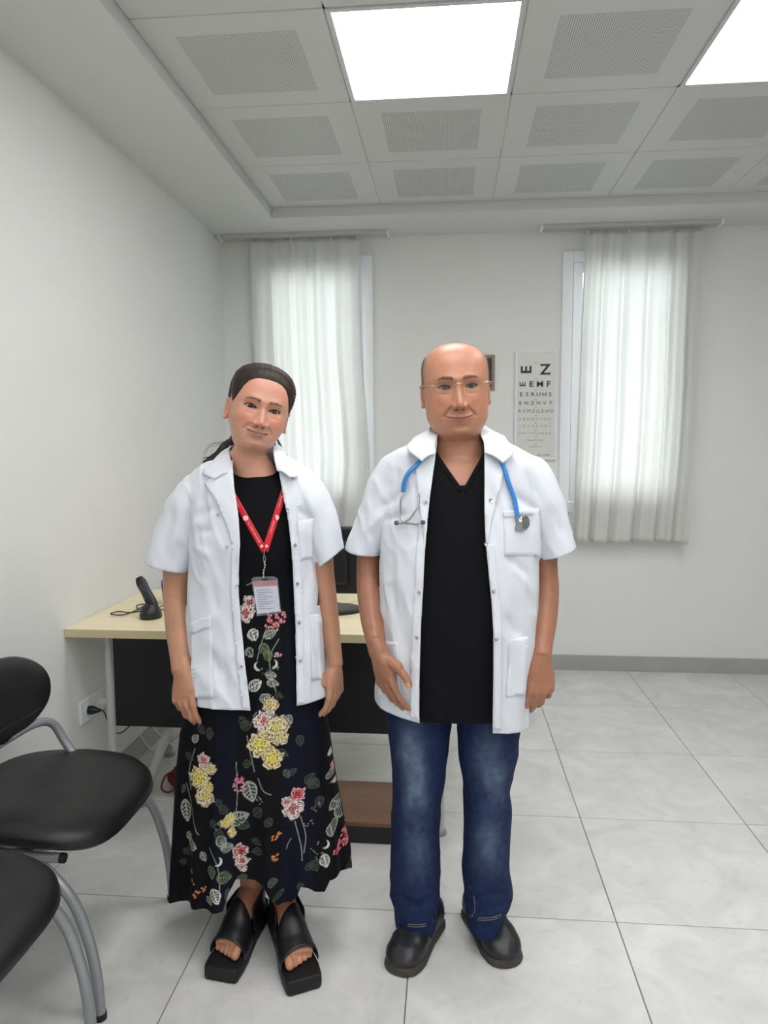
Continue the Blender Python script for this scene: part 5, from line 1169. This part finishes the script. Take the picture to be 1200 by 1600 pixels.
# ------------------------------------------------------------------ dress
DROWS = [(730, 361, 434, .053, .062), (736, 358, 438, .058, .068), (744, 340, 458, .066, .078), (758, 316, 482, .076, .088), (800, 314, 480, .098, .090), (850, 314, 480, .108, .088), (900, 314, 482, .098, .088), (960, 308, 490, .100, .095), (1040, 304, 500, .112, .108), (1100, 296, 508, .122, .120), (1140, 286, 514, .130, .130)]
D1 = densify(DROWS, 42); nth = 520
tt = np.concatenate([np.linspace(np.pi, 2*np.pi, 400, endpoint=False), np.linspace(0, np.pi, 120, endpoint=False)])
ct, snn = np.cos(tt), np.sin(tt); rowsV = []; UV = []
for py_, xl, xr, fd, bd in D1:
    a, b = PY(xl, py_, YW), PY(xr, py_, YW); cx_, hw, z_ = (a[0]+b[0])/2, (b[0]-a[0])/2, (a[2]+b[2])/2; p = 2.3
    x_ = cx_+hw*np.sign(ct)*np.abs(ct)**(2/p); y_ = YW+np.where(snn < 0, fd, bd)*np.sign(snn)*np.abs(snn)**(2/p)
    dip = np.interp(py_, [729, 744, 800], [.012, .006, 0]); rowsV.append(np.c_[x_, y_, z_-dip*np.clip(-snn, 0, 1)+dip*.6*np.clip(snn, 0, 1)])
# skirt, pleated, with a wavy hem
hx = [268, 300, 335, 360, 379, 386, 396, 440, 449, 459, 474, 482, 488, 505, 519, 526, 540, 552]; hy = [1406, 1412, 1417, 1421, 1419, 1396, 1376, 1374, 1386, 1403, 1405, 1394, 1378, 1386, 1384, 1364, 1353, 1346]
ns = 330; zt = rowsV[-1][0, 2]; top = D1[-1]
for k in range(1, ns+1):
    s = k/ns; py_ = 1140+s*(1400-1140); xl = np.interp(py_, [1140, 1200, 1300, 1360, 1420], [286, 280, 275, 273, 273]); xr = np.interp(py_, [1140, 1200, 1300, 1350, 1420], [514, 521, 535, 545, 549])
    a, b = PY(xl, py_, YW), PY(xr, py_, YW); cx_, hw = (a[0]+b[0])/2, (b[0]-a[0])/2; dp = .130+.035*s; p = 2.3-.15*s
    pl_ = s*(.010*np.sin(9*tt+.6)+.007*np.sin(15*tt+1.9+1.2*s)+.004*np.sin(23*tt+.4))*np.clip(s*2.2, 0, 1)
    x_ = cx_+(hw+pl_*.35)*np.sign(ct)*np.abs(ct)**(2/p); y_ = YW+(dp+pl_*1.5)*np.sign(snn)*np.abs(snn)**(2/p)
    pxh = 411+ (x_-cx_)/hw*137; hpy = np.where(snn < 0, np.interp(pxh, hx, hy), np.interp(pxh, [268, 552], [1404, 1350]))
    zh = np.array([PY(q, w, YW-.15)[2] for q, w in ((411, 1300), (411, 1450))]); zhem = np.interp(hpy, [1300, 1450], zh)
    zside = np.interp(hpy, [1300, 1450], [PY(411, 1300, YW)[2], PY(411, 1450, YW)[2]]); wgt = np.clip(-snn, 0, 1); zhem = zhem*wgt+zside*(1-wgt)
    rowsV.append(np.c_[x_, y_, zt+(zhem-zt)*s])
Vd = np.vstack(rowsV); nk_ = len(rowsV)
i, j = np.meshgrid(np.arange(nk_-1), np.arange(nth), indexing='ij'); j2 = (j+1) % nth
Fd = np.stack([i*nth+j, i*nth+j2, (i+1)*nth+j2, (i+1)*nth+j], -1).reshape(-1, 4)
Nd = normals(Vd, Fd)
if (Nd[:, 1]*(Vd[:, 1]-YW)).mean() < 0: Nd = -Nd; Fd = Fd[:, ::-1]
Vd = Vd+Nd*(.0022*vnoise(np.c_[Vd[:, 0]*22, Vd[:, 1]*22, Vd[:, 2]*4], 61))[:, None]
# printed flowers, in cloth coordinates (millimetres across the front and down from the waist)
ppx, ppy = PROJ(Vd*np.array([1, 0, 1])+np.array([0, YW-.13, 0]))
back = Vd[:, 1] > YW; ppx = np.where(back, 822-ppx+37, ppx)
Cd = np.tile(np.array(lin(9, 9, 16)), (len(Vd), 1)); nx_ = vnoise(np.c_[ppx*.16, ppy*.16, ppx*0], 71); ny_ = vnoise(np.c_[ppx*.16, ppy*.16, ppx*0+9], 72)
def put(mask, c):
    global Cd
    a = np.clip(mask, 0, 1)[:, None]; Cd = Cd*(1-a)+np.array(c)*a
rs = random.Random(3)
def sel(cx, cy, R): return np.where((np.abs(ppx-cx) < R) & (np.abs(ppy-cy) < R))[0]
def flower(cx, cy, R, cols, seed, petals=5, line=.24):
    I = sel(cx, cy, R*1.3); dx, dy = ppx[I]-cx+nx_[I]*2, ppy[I]-cy+ny_[I]*2; r = np.hypot(dx, dy)/R; a = np.arctan2(dy, dx)
    edge = 1+.08*np.sin(petals*a+seed)+.06*np.sin((2*petals+1)*a+2*seed); rr = r/edge
    ring = rr*3.1+.30*np.sin(petals*a+seed+2.2*np.floor(rr*3.1))+.12*np.sin(11*a+seed); fr = ring-np.floor(ring)
    lines = (fr < line)*1.; spoke = (np.abs(np.sin(a*petals/2+seed+1.3*np.floor(ring))) < .10)*(rr > .25)
    c = np.where((rr < .38)[:, None], np.array(cols[0]), np.where((rr < .72)[:, None], np.array(cols[1]), np.array(cols[2])))
    c = c*(.75+.35*fr)[:, None]; ink = np.clip(lines+spoke, 0, 1)*.88; c = c*(1-ink[:, None])
    mk = np.clip((1-rr)/.05, 0, 1)[:, None]; Cd[I] = Cd[I]*(1-mk)+c*mk
def leaf(cx, cy, L, W, ang, c, veins=6, fill=.3):
    I = sel(cx, cy, L*.7); ca, sa = math.cos(ang), math.sin(ang); u = ((ppx[I]-cx)*ca+(ppy[I]-cy)*sa)/L+.5; v = (-(ppx[I]-cx)*sa+(ppy[I]-cy)*ca)/W
    u0 = np.clip(u, 0, 1); hw = np.sin(np.pi*u0**.8)**.8; ins = (u > 0) & (u < 1) & (np.abs(v) < hw)
    vein = (np.abs(((u*veins-np.abs(v)*1.2) % 1)-.5) < .16) | (np.abs(v) < .10) | (np.abs(v) > hw-.22)
    mk = np.where(ins, np.where(vein, 1., fill*.35), 0)[:, None]; Cd[I] = Cd[I]*(1-mk)+np.array(c)*mk
def stem(pts, w, c):
    P = spline(pts, 6); lo, hi = P.min(0)-4, P.max(0)+4; I = np.where((ppx > lo[0]) & (ppx < hi[0]) & (ppy > lo[1]) & (ppy < hi[1]))[0]; D = np.full(len(I), 9.)
    for a, b in zip(P[:-1], P[1:]):
        d = b-a; t = np.clip(((ppx[I]-a[0])*d[0]+(ppy[I]-a[1])*d[1])/(d@d+1e-9), 0, 1); D = np.minimum(D, np.hypot(ppx[I]-a[0]-t*d[0], ppy[I]-a[1]-t*d[1]))
    mk = np.clip((w-D)/.6, 0, 1)[:, None]; Cd[I] = Cd[I]*(1-mk)+np.array(c)*mk
def berries(cx, cy, R, n, c1, c2, seed, r=2.1):
    q = random.Random(seed)
    for k in range(n):
        a, d = q.uniform(0, 6.28), R*math.sqrt(q.random()); x0, y0 = cx+d*math.cos(a), cy+d*math.sin(a); I = sel(x0, y0, r*1.5); D = np.hypot(ppx[I]-x0, ppy[I]-y0)
        mk = np.clip((r-D)/.5, 0, 1)[:, None]; c = np.where((D < r*.5)[:, None], np.array(c1), np.array(c2)); Cd[I] = Cd[I]*(1-mk)+c*mk
YEL = (lin(226, 206, 92), lin(226, 214, 150), lin(216, 198, 156)); CRM = (lin(214, 196, 120), lin(226, 212, 178), lin(206, 186, 152)); PNK = (lin(186, 60, 76), lin(214, 150, 150), lin(226, 196, 190)); RED = (lin(200, 54, 70), lin(220, 110, 116), lin(226, 176, 172)); PAL = (lin(200, 110, 120), lin(226, 206, 200), lin(222, 206, 200))
GRY = lin(158, 164, 152); GRN = lin(104, 120, 92); WHT = lin(206, 208, 200); DGR = lin(66, 74, 66); LIL = lin(168, 140, 150)
for x0_, x1_, y0_ in ((336, 369, 1108), (441, 463, 900), (462, 490, 1108)):
    put(((ppx > x0_) & (ppx < x1_) & (ppy > y0_))*.8, lin(11, 13, 32))
# stems and leaves first
for pts in ([(380, 918), (393, 913), (404, 912)], [(377, 940), (395, 942), (412, 950)], [(412, 985), (404, 1010), (398, 1035)], [(430, 1005), (418, 1030), (420, 1060), (428, 1085)], [(385, 1150), (392, 1180), (398, 1205)], [(404, 1215), (412, 1232), (425, 1240)], [(300, 1175), (290, 1210), (294, 1240)], [(285, 1232), (305, 1290), (312, 1302)], [(460, 1285), (470, 1325), (472, 1345)], [(468, 1280), (476, 1310), (474, 1335)], [(455, 1310), (450, 1318), (448, 1325)], [(505, 1180), (520, 1215), (523, 1260)], [(370, 1190), (372, 1250), (365, 1300)], [(330, 1320), (345, 1345), (350, 1380)]): stem(pts, .8, GRY)
for q in ((391, 997, 20, 9, 1.2, WHT), (417, 996, 22, 7, -.4, GRY), (409, 1019, 20, 8, .5, GRN), (386, 1024, 16, 7, .9, GRY), (415, 1030, 18, 7, 1.3, GRN), (396, 1074, 24, 9, -.6, WHT), (420, 1060, 18, 6, .2, GRY), (423, 1072, 20, 6, .3, GRY), (412, 1094, 18, 8, -.5, GRY), (433, 1092, 15, 5, .6, DGR), (447, 1130, 18, 7, .9, GRY), (384, 1135, 20, 8, -.3, DGR), (378, 1128, 16, 6, .6, DGR),
          (392, 1235, 34, 12, 1.3, GRY), (374, 1275, 36, 11, -.35, GRY), (382, 1285, 22, 8, .4, DGR), (405, 1265, 20, 8, -.8, DGR), (285, 1275, 36, 10, 1.45, GRY), (300, 1320, 20, 9, .2, GRY), (292, 1312, 16, 6, -.9, GRY), (355, 1362, 22, 9, .1, GRN), (343, 1388, 24, 9, 1.1, WHT), (335, 1355, 20, 7, 1.4, GRN), (350, 1310, 22, 8, .9, GRY), (358, 1318, 20, 7, -.2, GRY), (345, 1300, 20, 7, 1.3, DGR), (332, 1398, 14, 5, .6, GRY),
          (525, 1300, 34, 10, 1.2, GRY), (518, 1285, 26, 8, .9, GRY), (532, 1285, 28, 9, 2.0, GRN), (513, 1312, 20, 7, 1.3, GRY), (505, 1355, 22, 8, 1.3, WHT), (490, 1358, 20, 7, 1.1, DGR), (486, 1235, 22, 8, .7, DGR), (480, 1225, 18, 7, -.7, DGR), (495, 1265, 18, 7, 1.4, DGR), (508, 1235, 14, 6, .4, GRY), (512, 1200, 16, 5, 1.2, GRY), (310, 1145, 18, 6, .8, DGR), (300, 1160, 16, 6, -.8, GRY), (325, 1150, 20, 6, 1.5, DGR), (290, 1190, 18, 6, .4, DGR), (286, 1340, 14, 5, .5, DGR), (320, 1335, 16, 5, 1.1, GRY), (404, 1310, 18, 5, .2, DGR), (440, 1180, 20, 6, .5, DGR), (465, 1165, 18, 6, 1.3, DGR), (455, 1210, 16, 5, -.6, DGR)): leaf(*q)
for x0, y0 in ((300, 1360), (310, 1392), (305, 1372), (312, 1388), (437, 1300), (434, 1328), (432, 1302), (436, 1331), (322, 1383)): berries(x0, y0, 4, 5, lin(214, 150, 90), lin(170, 110, 70), int(x0), 1.8)
for cx_, cy_, n_k in ((402, 1120, 10), (412, 1050, 7), (330, 1250, 8), (408, 1250, 8), (345, 1285, 8), (480, 1290, 10), (490, 1270, 8), (490, 1330, 6), (498, 1345, 6)): berries(cx_, cy_, 8, n_k, GRY, DGR, cx_, 1.6)
berries(424, 974, 17, 46, lin(224, 190, 186), lin(158, 74, 84), 4, 2.5); berries(375, 1225, 10, 22, lin(220, 170, 176), lin(160, 84, 100), 6, 2.1); berries(430, 1028, 6, 8, lin(222, 200, 204), lin(160, 110, 124), 7, 2.0); berries(375, 1213, 8, 14, lin(220, 150, 170), lin(160, 84, 100), 8, 1.9); berries(428, 1048, 3, 3, GRY, DGR, 9)
berries(535, 1335, 11, 40, lin(224, 190, 186), lin(176, 52, 70), 10, 2.2); berries(540, 1350, 9, 26, lin(224, 190, 186), lin(176, 52, 70), 11, 2.2); berries(525, 1345, 8, 18, lin(224, 180, 180), lin(176, 52, 70), 12, 2.0)
flower(378, 962, 15, PAL, 2, 4, .3); flower(384, 945, 11, PAL, 4, 4, .3); flower(420, 1105, 12, CRM, 1, 5, .34); flower(411, 1130, 17, PAL, 5, 5, .28); flower(430, 1140, 19, CRM, 7, 5, .26); flower(406, 1164, 19, YEL, 3, 6, .26); flower(425, 1186, 17, YEL, 9, 5, .26); flower(437, 1155, 12, CRM, 2.5, 5, .28)
flower(309, 1218, 18, YEL, 1.4, 6, .26); flower(320, 1245, 16, CRM, 6, 5, .28); flower(316, 1190, 12, PAL, 3.3, 5, .3); flower(328, 1202, 10, CRM, 8, 5, .3); flower(326, 1232, 9, YEL, 2, 5, .3)
flower(457, 1266, 16, PAL, 2.2, 4, .28); flower(464, 1246, 11, RED, 4, 4, .3); flower(448, 1255, 9, PAL, 6, 4, .3); flower(520, 1225, 13, RED, 1, 5, .24); flower(523, 1248, 14, PNK, 5, 5, .24); flower(519, 1205, 8, RED, 3, 4, .24)
flower(378, 1325, 12, PNK, 3, 5, .34); flower(381, 1340, 11, PAL, 8, 5, .34); flower(362, 1275, 8, YEL, 2, 4, .2); flower(358, 1282, 7, YEL, 5, 4, .2); flower(365, 1296, 7, YEL, 1, 4, .24); flower(350, 1282, 5, YEL, 3, 3, .2); flower(382, 1350, 6, PAL, 3, 4, .3)
for x0, y0, sg in ((400, 1045, -1), (423, 1043, 1), (505, 1330, 1), (345, 1338, 1), (509, 1203, -1)):
    I = sel(x0, y0, 9); D1_ = np.hypot(ppx[I]-x0, ppy[I]-y0); D2_ = np.hypot(ppx[I]-x0+sg*3, ppy[I]-y0+1.5); mk = (np.clip((7-D1_)/.6, 0, 1)*np.clip((D2_-6.2)/.6, 0, 1))[:, None]; Cd[I] = Cd[I]*(1-mk)+np.array(WHT)*mk*1
for k_ in range(46):
    x0, y0 = rs.uniform(276, 548), rs.uniform(1130, 1400); leaf(x0, y0, rs.uniform(10, 20), rs.uniform(4, 7), rs.uniform(0, 3.1), rs.choice((DGR, DGR, lin(92, 98, 92))), 5, .3) if not (np.max(Cd[sel(x0, y0, 6)]) > .08 if len(sel(x0, y0, 6)) else True) else None
up_ = (ppy < 905)[:, None]; Cd = np.where(up_, np.array(lin(7, 7, 12)), Cd)
DRESS = mat('floral_dress_cloth', (.01, .01, .02), .8, var=.05, scale=50, bump=.15, bscale=800, spec=.18, attr='Col')
dr = fast_obj('dress', Vd, Fd, DRESS, wom, True, Cd); s_ = dr.modifiers.new('thick', 'SOLIDIFY'); s_.thickness = .0016; s_.offset = -1
hitD = make_hit(bvh_of(Vd, Fd), YW-.1)
BLKCL = mat('black_jersey', lin(8, 8, 13), .85, var=.1)
ring0 = rowsV[0][::6]; MB().tube(np.vstack([ring0, ring0[:1]]), .0022, 8, False).build('neck_binding', BLKCL, dr, True)

# ------------------------------------------------------------------ sandals
SAND = mat('black_sandal_leather', lin(22, 23, 26), .42, var=.12, scale=24, bump=.15, bscale=360); PLAT = mat('black_platform', lin(14, 14, 16), .6, var=.15, scale=30)
for A, T_, sgn in ((AL, TL, -1), (AR, TR, 1)):
    d = np.array([T_[0]-A[0], T_[1]-A[1]]); L = np.linalg.norm(d); d /= L; sd = np.array([-d[1], d[0]]); c0 = np.array([A[0], A[1]])-d*.068; LL = L+.068+.040
    inn = 1 if (np.array([-sgn, 0])@sd) > 0 else -1
    def P3(s, w, z): return np.array([*(c0+d*s*LL+sd*w*inn), z])
    out = [(0, .012), (.02, .026), (.10, .034), (.25, .035), (.42, .037), (.58, .043), (.72, .049), (.85, .051), (.97, .050), (.995, .046), (1., .040)]
    def sole_ring(z, e): 
        r = [P3(s, w+e, z) for s, w in out]+[P3(s, -(w*(.96 if s < .9 else .90))-e, z-0) for s, w in out[::-1]]; return np.array(r)
    def zt_(s): return np.interp(s, [0, .3, .65, 1], [.062, .055, sol, sol])
    lower = sole_ring(.001, -.002); mid1 = sole_ring(.012, .001); upper = sole_ring(0, .0); ss = [q[0] for q in out]+[q[0] for q in out[::-1]]
    upper[:, 2] = [zt_(q)-.003 for q in ss]; up2 = sole_ring(0, -.003); up2[:, 2] = [zt_(q) for q in ss]
    v, f = loft([lower, mid1, upper, up2]); V2, F2 = remesh([(v, f)], .0032, 2)
    sh = fast_obj('sandal', V2, F2, PLAT, wom)
    # broad asymmetric band over the foot
    rows_ = []; nb = 26
    for q in np.linspace(0, 1, 16):
        r = []
        for t in np.linspace(0, np.pi, nb):
            u = .5-.5*np.cos(t)                       # 0 inner side .. 1 outer side
            s = (.44+.14*(1-u)) + q*((.835-.03*u)-(.44+.14*(1-u)))
            w_ = np.interp(s, [.4, .6, .75, .9], [.039, .046, .051, .051]); h_ = np.interp(s, [.4, .5, .6, .7, .85], [.112, .104, .088, .066, .046])
            r.append(P3(s, w_*np.cos(t), zt_(s)-.004+h_*np.sin(t)**.7))
        rows_.append(r)
    Vp = np.array(rows_).reshape(-1, 3); Fp = np.array([(a*nb+b, a*nb+b+1, (a+1)*nb+b+1, (a+1)*nb+b) for a in range(15) for b in range(nb-1)])
    Np = normals(Vp, Fp); Np *= np.sign((Np@np.array([0, 0, 1.])).mean()); Vp = Vp+Np*(.0012*vnoise(Vp*40, 5))[:, None]
    o = fast_obj('instep_band', Vp, Fp, SAND, sh); s_ = o.modifiers.new('thick', 'SOLIDIFY'); s_.thickness = .0028; s_.offset = 0
    # heel strap
    top_ = []; bot_ = []
    for t in np.linspace(-1, 1, 25):
        s = .08+.44*abs(t)**1.4; w_ = np.sign(t)*np.interp(abs(t), [0, .3, .6, 1], [0, .030, .038, .040]); top_.append(P3(s-.03*(1-abs(t)), w_, zt_(s)+.060+.020*abs(t))); bot_.append(P3(s-.02*(1-abs(t)), w_*1.02, zt_(s)+.010+.030*(1-abs(t))*0+.0*abs(t)))
    strip('heel_strap', top_, bot_, SAND, sh, 6, 0, thick=.003, dens=2)

# ------------------------------------------------------------------ white coat
WROWS = [(690, 362, 433, .046, .062), (712, 352, 443, .058, .080), (728, 320, 470, .072, .094), (744, 300, 488, .086, .102), (764, 298, 492, .100, .106), (800, 303, 491, .118, .106), (840, 304, 491, .127, .103), (893, 302, 495, .120, .103), (960, 299, 503, .120, .110), (1040, 300, 510, .130, .120), (1100, 300, 515, .138, .126), (1160, 299, 518, .140, .130)]
wsL = slv([(334, 752, 1.935, .038, .050), (314, 764, 1.935, .050, .060), (294, 800, 1.94, .055, .066), (278, 842, 1.945, .058, .067), (265, 884, 1.945, .0605, .064), (256, 915, 1.945, .060, .062)], (230, 874, 1.945), (300, 894, 1.945), (.0635, .078), -1, (301, 893))
wsR = slv([(458, 754, 1.935, .038, .050), (478, 766, 1.935, .048, .060), (493, 800, 1.94, .050, .064), (505, 838, 1.945, .045, .062), (516, 872, 1.945, .038, .060), (522, 900, 1.945, .037, .058)], (536, 857, 1.945), (497, 887, 1.945), (.041, .072), 1, (498, 890))
wLe = [(364, 715), (364, 745), (368, 775), (373, 810), (375, 850), (373, 895), (373, 930), (377, 980), (383, 1040), (389, 1090), (392, 1120)]
wRe = [(432, 712), (436, 735), (442, 770), (449, 805), (455, 850), (458, 890), (460, 935), (462, 990), (463, 1040), (464, 1090), (464, 1110)]
zL, zR = PY(392, 1115, YW-.130)[2], PY(464, 1105, YW-.132)[2]; hemW = ((PY(305, 1100, YW)[0], zL+.006), (PY(512, 1100, YW)[0], zR-.004))
crW = [(303, 810, 340, 790, 7, -.005), (303, 830, 335, 830, 6, -.004), (300, 850, 330, 870, 6, .004), (270, 790, 258, 850, 7, -.004), (285, 780, 275, 850, 7, .004), (490, 810, 462, 795, 6, -.005), (490, 840, 465, 825, 6, .004), (505, 780, 512, 830, 6, -.004), (478, 770, 490, 810, 6, .004), (325, 1010, 345, 1060, 8, -.006), (310, 1040, 340, 1090, 8, .005), (340, 960, 330, 900, 8, -.003), (352, 1085, 350, 1030, 7, -.004), (495, 985, 505, 1040, 6, -.005), (485, 1060, 478, 1000, 7, .004), (475, 940, 480, 890, 7, -.003), (325, 745, 312, 790, 6, -.003)]
wcoat, hitW, bvhW, (xlW, xrW, hzW) = make_coat(WROWS, YW, [wsL, wsR], wLe, wRe, hemW, (PY(398, 700, YW)[0], YW-.004, .072, .084, PY(398, 742, YW)[2]), crW, 81, 'white_coat', wom)
edge_strip('front_facing', wLe, 12, .005, 850, 1107, hitW, wcoat, -1); edge_strip('front_facing', wRe, 12, .005, 850, 1098, hitW, wcoat, 1)
patch('lapel', [(364, 728), (366, 765), (372, 800), (375, 845), (373, 898), (366, 862), (352, 815), (340, 785), (320, 756), (334, 747)], hitW, lambda x, y: .0045+.004*np.clip((365-x)/30, 0, 1)*np.clip((890-y)/100, 0, 1), COATM, wcoat, 4, .0025)
patch('lapel', [(434, 725), (442, 768), (449, 803), (454, 848), (457, 880), (461, 850), (463, 815), (465, 785), (463, 752), (452, 744)], hitW, lambda x, y: .0045+.004*np.clip((x-450)/15, 0, 1)*np.clip((880-y)/100, 0, 1), COATM, wcoat, 4, .0025)
cxw = PY(398, 700, YW)[0]; zcw = PY(398, 699, YW)[2]
collar(wcoat, ([(365, 738, 1.850), (361, 722, 1.862), (359, 708, 1.885), (361, 699, 1.93)], [(433, 736, 1.850), (429, 720, 1.862), (427, 707, 1.885), (427, 699, 1.93)]),
       ([(335, 749, 1.836), (317, 738, 1.862), (333, 720, 1.905), (344, 712, 1.945)], [(453, 746, 1.836), (466, 742, 1.862), (455, 719, 1.905), (445, 711, 1.945)]),
       cxw, [(cxw-.045, 1.98, zcw+.010), (cxw, 2.0, zcw+.012), (cxw+.045, 1.98, zcw+.010)], [(cxw-.07, 2.01, zcw-.022), (cxw, 2.04, zcw-.026), (cxw+.07, 2.01, zcw-.022)], bulge=.005)
patch('chest_pocket', [(464, 814), (490, 810), (489, 872), (467, 876)], hitW, .0045, COATM, wcoat, 6, .0015)
patch('side_pocket', [(300, 972), (330, 961), (334, 1092), (303, 1088)], hitW, .0055, COATM, wcoat, 6, .0016, smooth_it=10)
patch('pocket_welt', [(300, 972), (330, 961), (331, 980), (301, 990)], hitW, .0085, COATM, wcoat, 5, .0016, smooth_it=8)
patch('side_pocket', [(484, 962), (499, 957), (504, 1058), (486, 1064)], hitW, .0055, COATM, wcoat, 6, .0016, smooth_it=10)
for x, y in ((342.5, 804.5), (356, 855), (370.5, 916.5), (377.5, 1041), (449, 797), (459, 852), (462.5, 912), (466, 972), (468.5, 1031.5)):
    p, n = hitW(x, y); disc('snap_button', p+n*.0065, n, .0050, .002, CHROME, wcoat, .0026)

# ------------------------------------------------------------------ lanyard and badge
REDR = mat('red_ribbon', lin(206, 26, 44), .55, var=.05, scale=60, bump=.1, bscale=900); RWH = mat('ribbon_print', lin(244, 196, 198), .6)
ly = empty('lanyard', tuple(hitD(414, 880)[0])); tag(ly, 'red printed lanyard holding a name badge in a clear sleeve on the woman\'s chest', 'lanyard')
onD = lambda x, y, d: hitD(x, y)[0]+np.array([0, -d, 0])
def ribbon(P, w):
    A, B = [], []
    for i in range(len(P)):
        a, b = np.array(P[max(0, i-1)]), np.array(P[min(len(P)-1, i+1)]); t = (b-a)/np.hypot(*(b-a)); n = np.array([-t[1], t[0]])*w
        A.append(onD(P[i][0]+n[0], P[i][1]+n[1], .0035)); B.append(onD(P[i][0]-n[0], P[i][1]-n[1], .0035))
    return strip('ribbon', A, B, REDR, ly, 4, 0, thick=.0012, dens=2)
Lr = [(358+(414-358)*t, 762+(861-762)*t) for t in np.linspace(0, 1, 14)]; Rr = [(446+(414.5-446)*t, 762+(861-762)*t) for t in np.linspace(0, 1, 14)]
rl, rr_ = ribbon(Lr, 5.0), ribbon(Rr, 5.0)
for (a, b, flip) in (((358, 762), (414, 861), 1), ((446, 762), (414.5, 861), -1)):
    for t0, s_ in ((.30, 'T.C. SAĞLIK BAKANLIĞI'), (.70, 'T.C. SAĞLIK BAKANLIĞI')):
        for o2 in (0,):
            c_ = (a[0]+(b[0]-a[0])*t0, a[1]+(b[1]-a[1])*t0); p = onD(*c_, .0045); ang = -math.atan2(b[1]-a[1], b[0]-a[0])
            if flip < 0: ang += math.pi
            M = Matrix.Translation(Vector(p)) @ Matrix.Rotation(math.pi/2, 4, 'X') @ Matrix.Rotation(ang, 4, 'Z')
            text_mesh(s_, .0058, RWH, 'lettering', M, rl if flip > 0 else rr_, .0002)
for x, y in ((384.5, 809.5), (432.5, 808.5), (409.5, 853), (417, 853)):
    p = onD(x, y, .0042); disc('round_emblem', p, np.array([0, -1., .1]), .0072 if y < 830 else .004, .0005, RWH, ly, .0, 18)
MB().tube(spline([onD(414, 858, .004), onD(413.5, 866, .005), onD(416, 872, .006), onD(414, 878, .006), onD(412.5, 872, .006), onD(414, 863, .005)], 6), .0011, 8).build('ring', STEELG, ly, True)
MB().tube(spline([onD(414, 876, .006), onD(415, 884, .006), onD(413, 892, .006), onD(413, 903, .006)], 6), [.0016+.0008*(k_ % 3) for k_ in range(19)], 8).build('clip', CHROME, ly, True)
CLEAR = mat('clear_sleeve', lin(214, 220, 226), .2, var=.02, alpha=.12); CARD = mat('badge_card', lin(214, 216, 228), .5, var=.02); CRED = mat('badge_header', lin(186, 92, 98), .5); CTXT = mat('badge_text', lin(130, 132, 150), .6)
cor = [(392.5, 905), (397, 901.5), (428, 900.5), (434, 904), (439.5, 958), (401, 963)]
pc = onD(415, 930, .012); nb_ = np.array([0, -1, .05]); dep = lambda x, y, d: PY(x, y, pc[1]-d)
def flat(name, poly, d, m, par, th=.0012):
    A = [dep(x, y, d) for x, y in poly]; B = [p+np.array([0, th, 0]) for p in A]; n = len(poly); return obj(name, A+B, [tuple(range(n)), tuple(range(2*n-1, n-1, -1))]+[(i, i+n, (i+1) % n+n, (i+1) % n) for i in range(n)], m, par)
bd = flat('badge_card', [(395, 909), (432.5, 907), (437.5, 955), (402, 959.5)], .000, CARD, ly)
flat('badge_header', [(395.3, 909), (432.4, 907), (433.2, 915), (396.4, 917)], .0008, CRED, bd, .0006)
for k_ in range(9):
    y = 922+k_*3.6; x0 = 399+(y-909)*.13; w_ = (22, 26, 12, 24, 14, 26, 20, 10, 22)[k_]; flat('text_line', [(x0, y), (x0+w_, y-.8), (x0+w_+.1, y+.1), (x0+.1, y+.9)], .0008, CTXT, bd, .0005)
flat('clear_sleeve', cor, .0025, CLEAR, ly, .0008)
flat('sleeve_slot', [(409, 904), (419, 903.5), (419, 906), (409, 906.5)], .0032, BLKPL, ly, .0006)
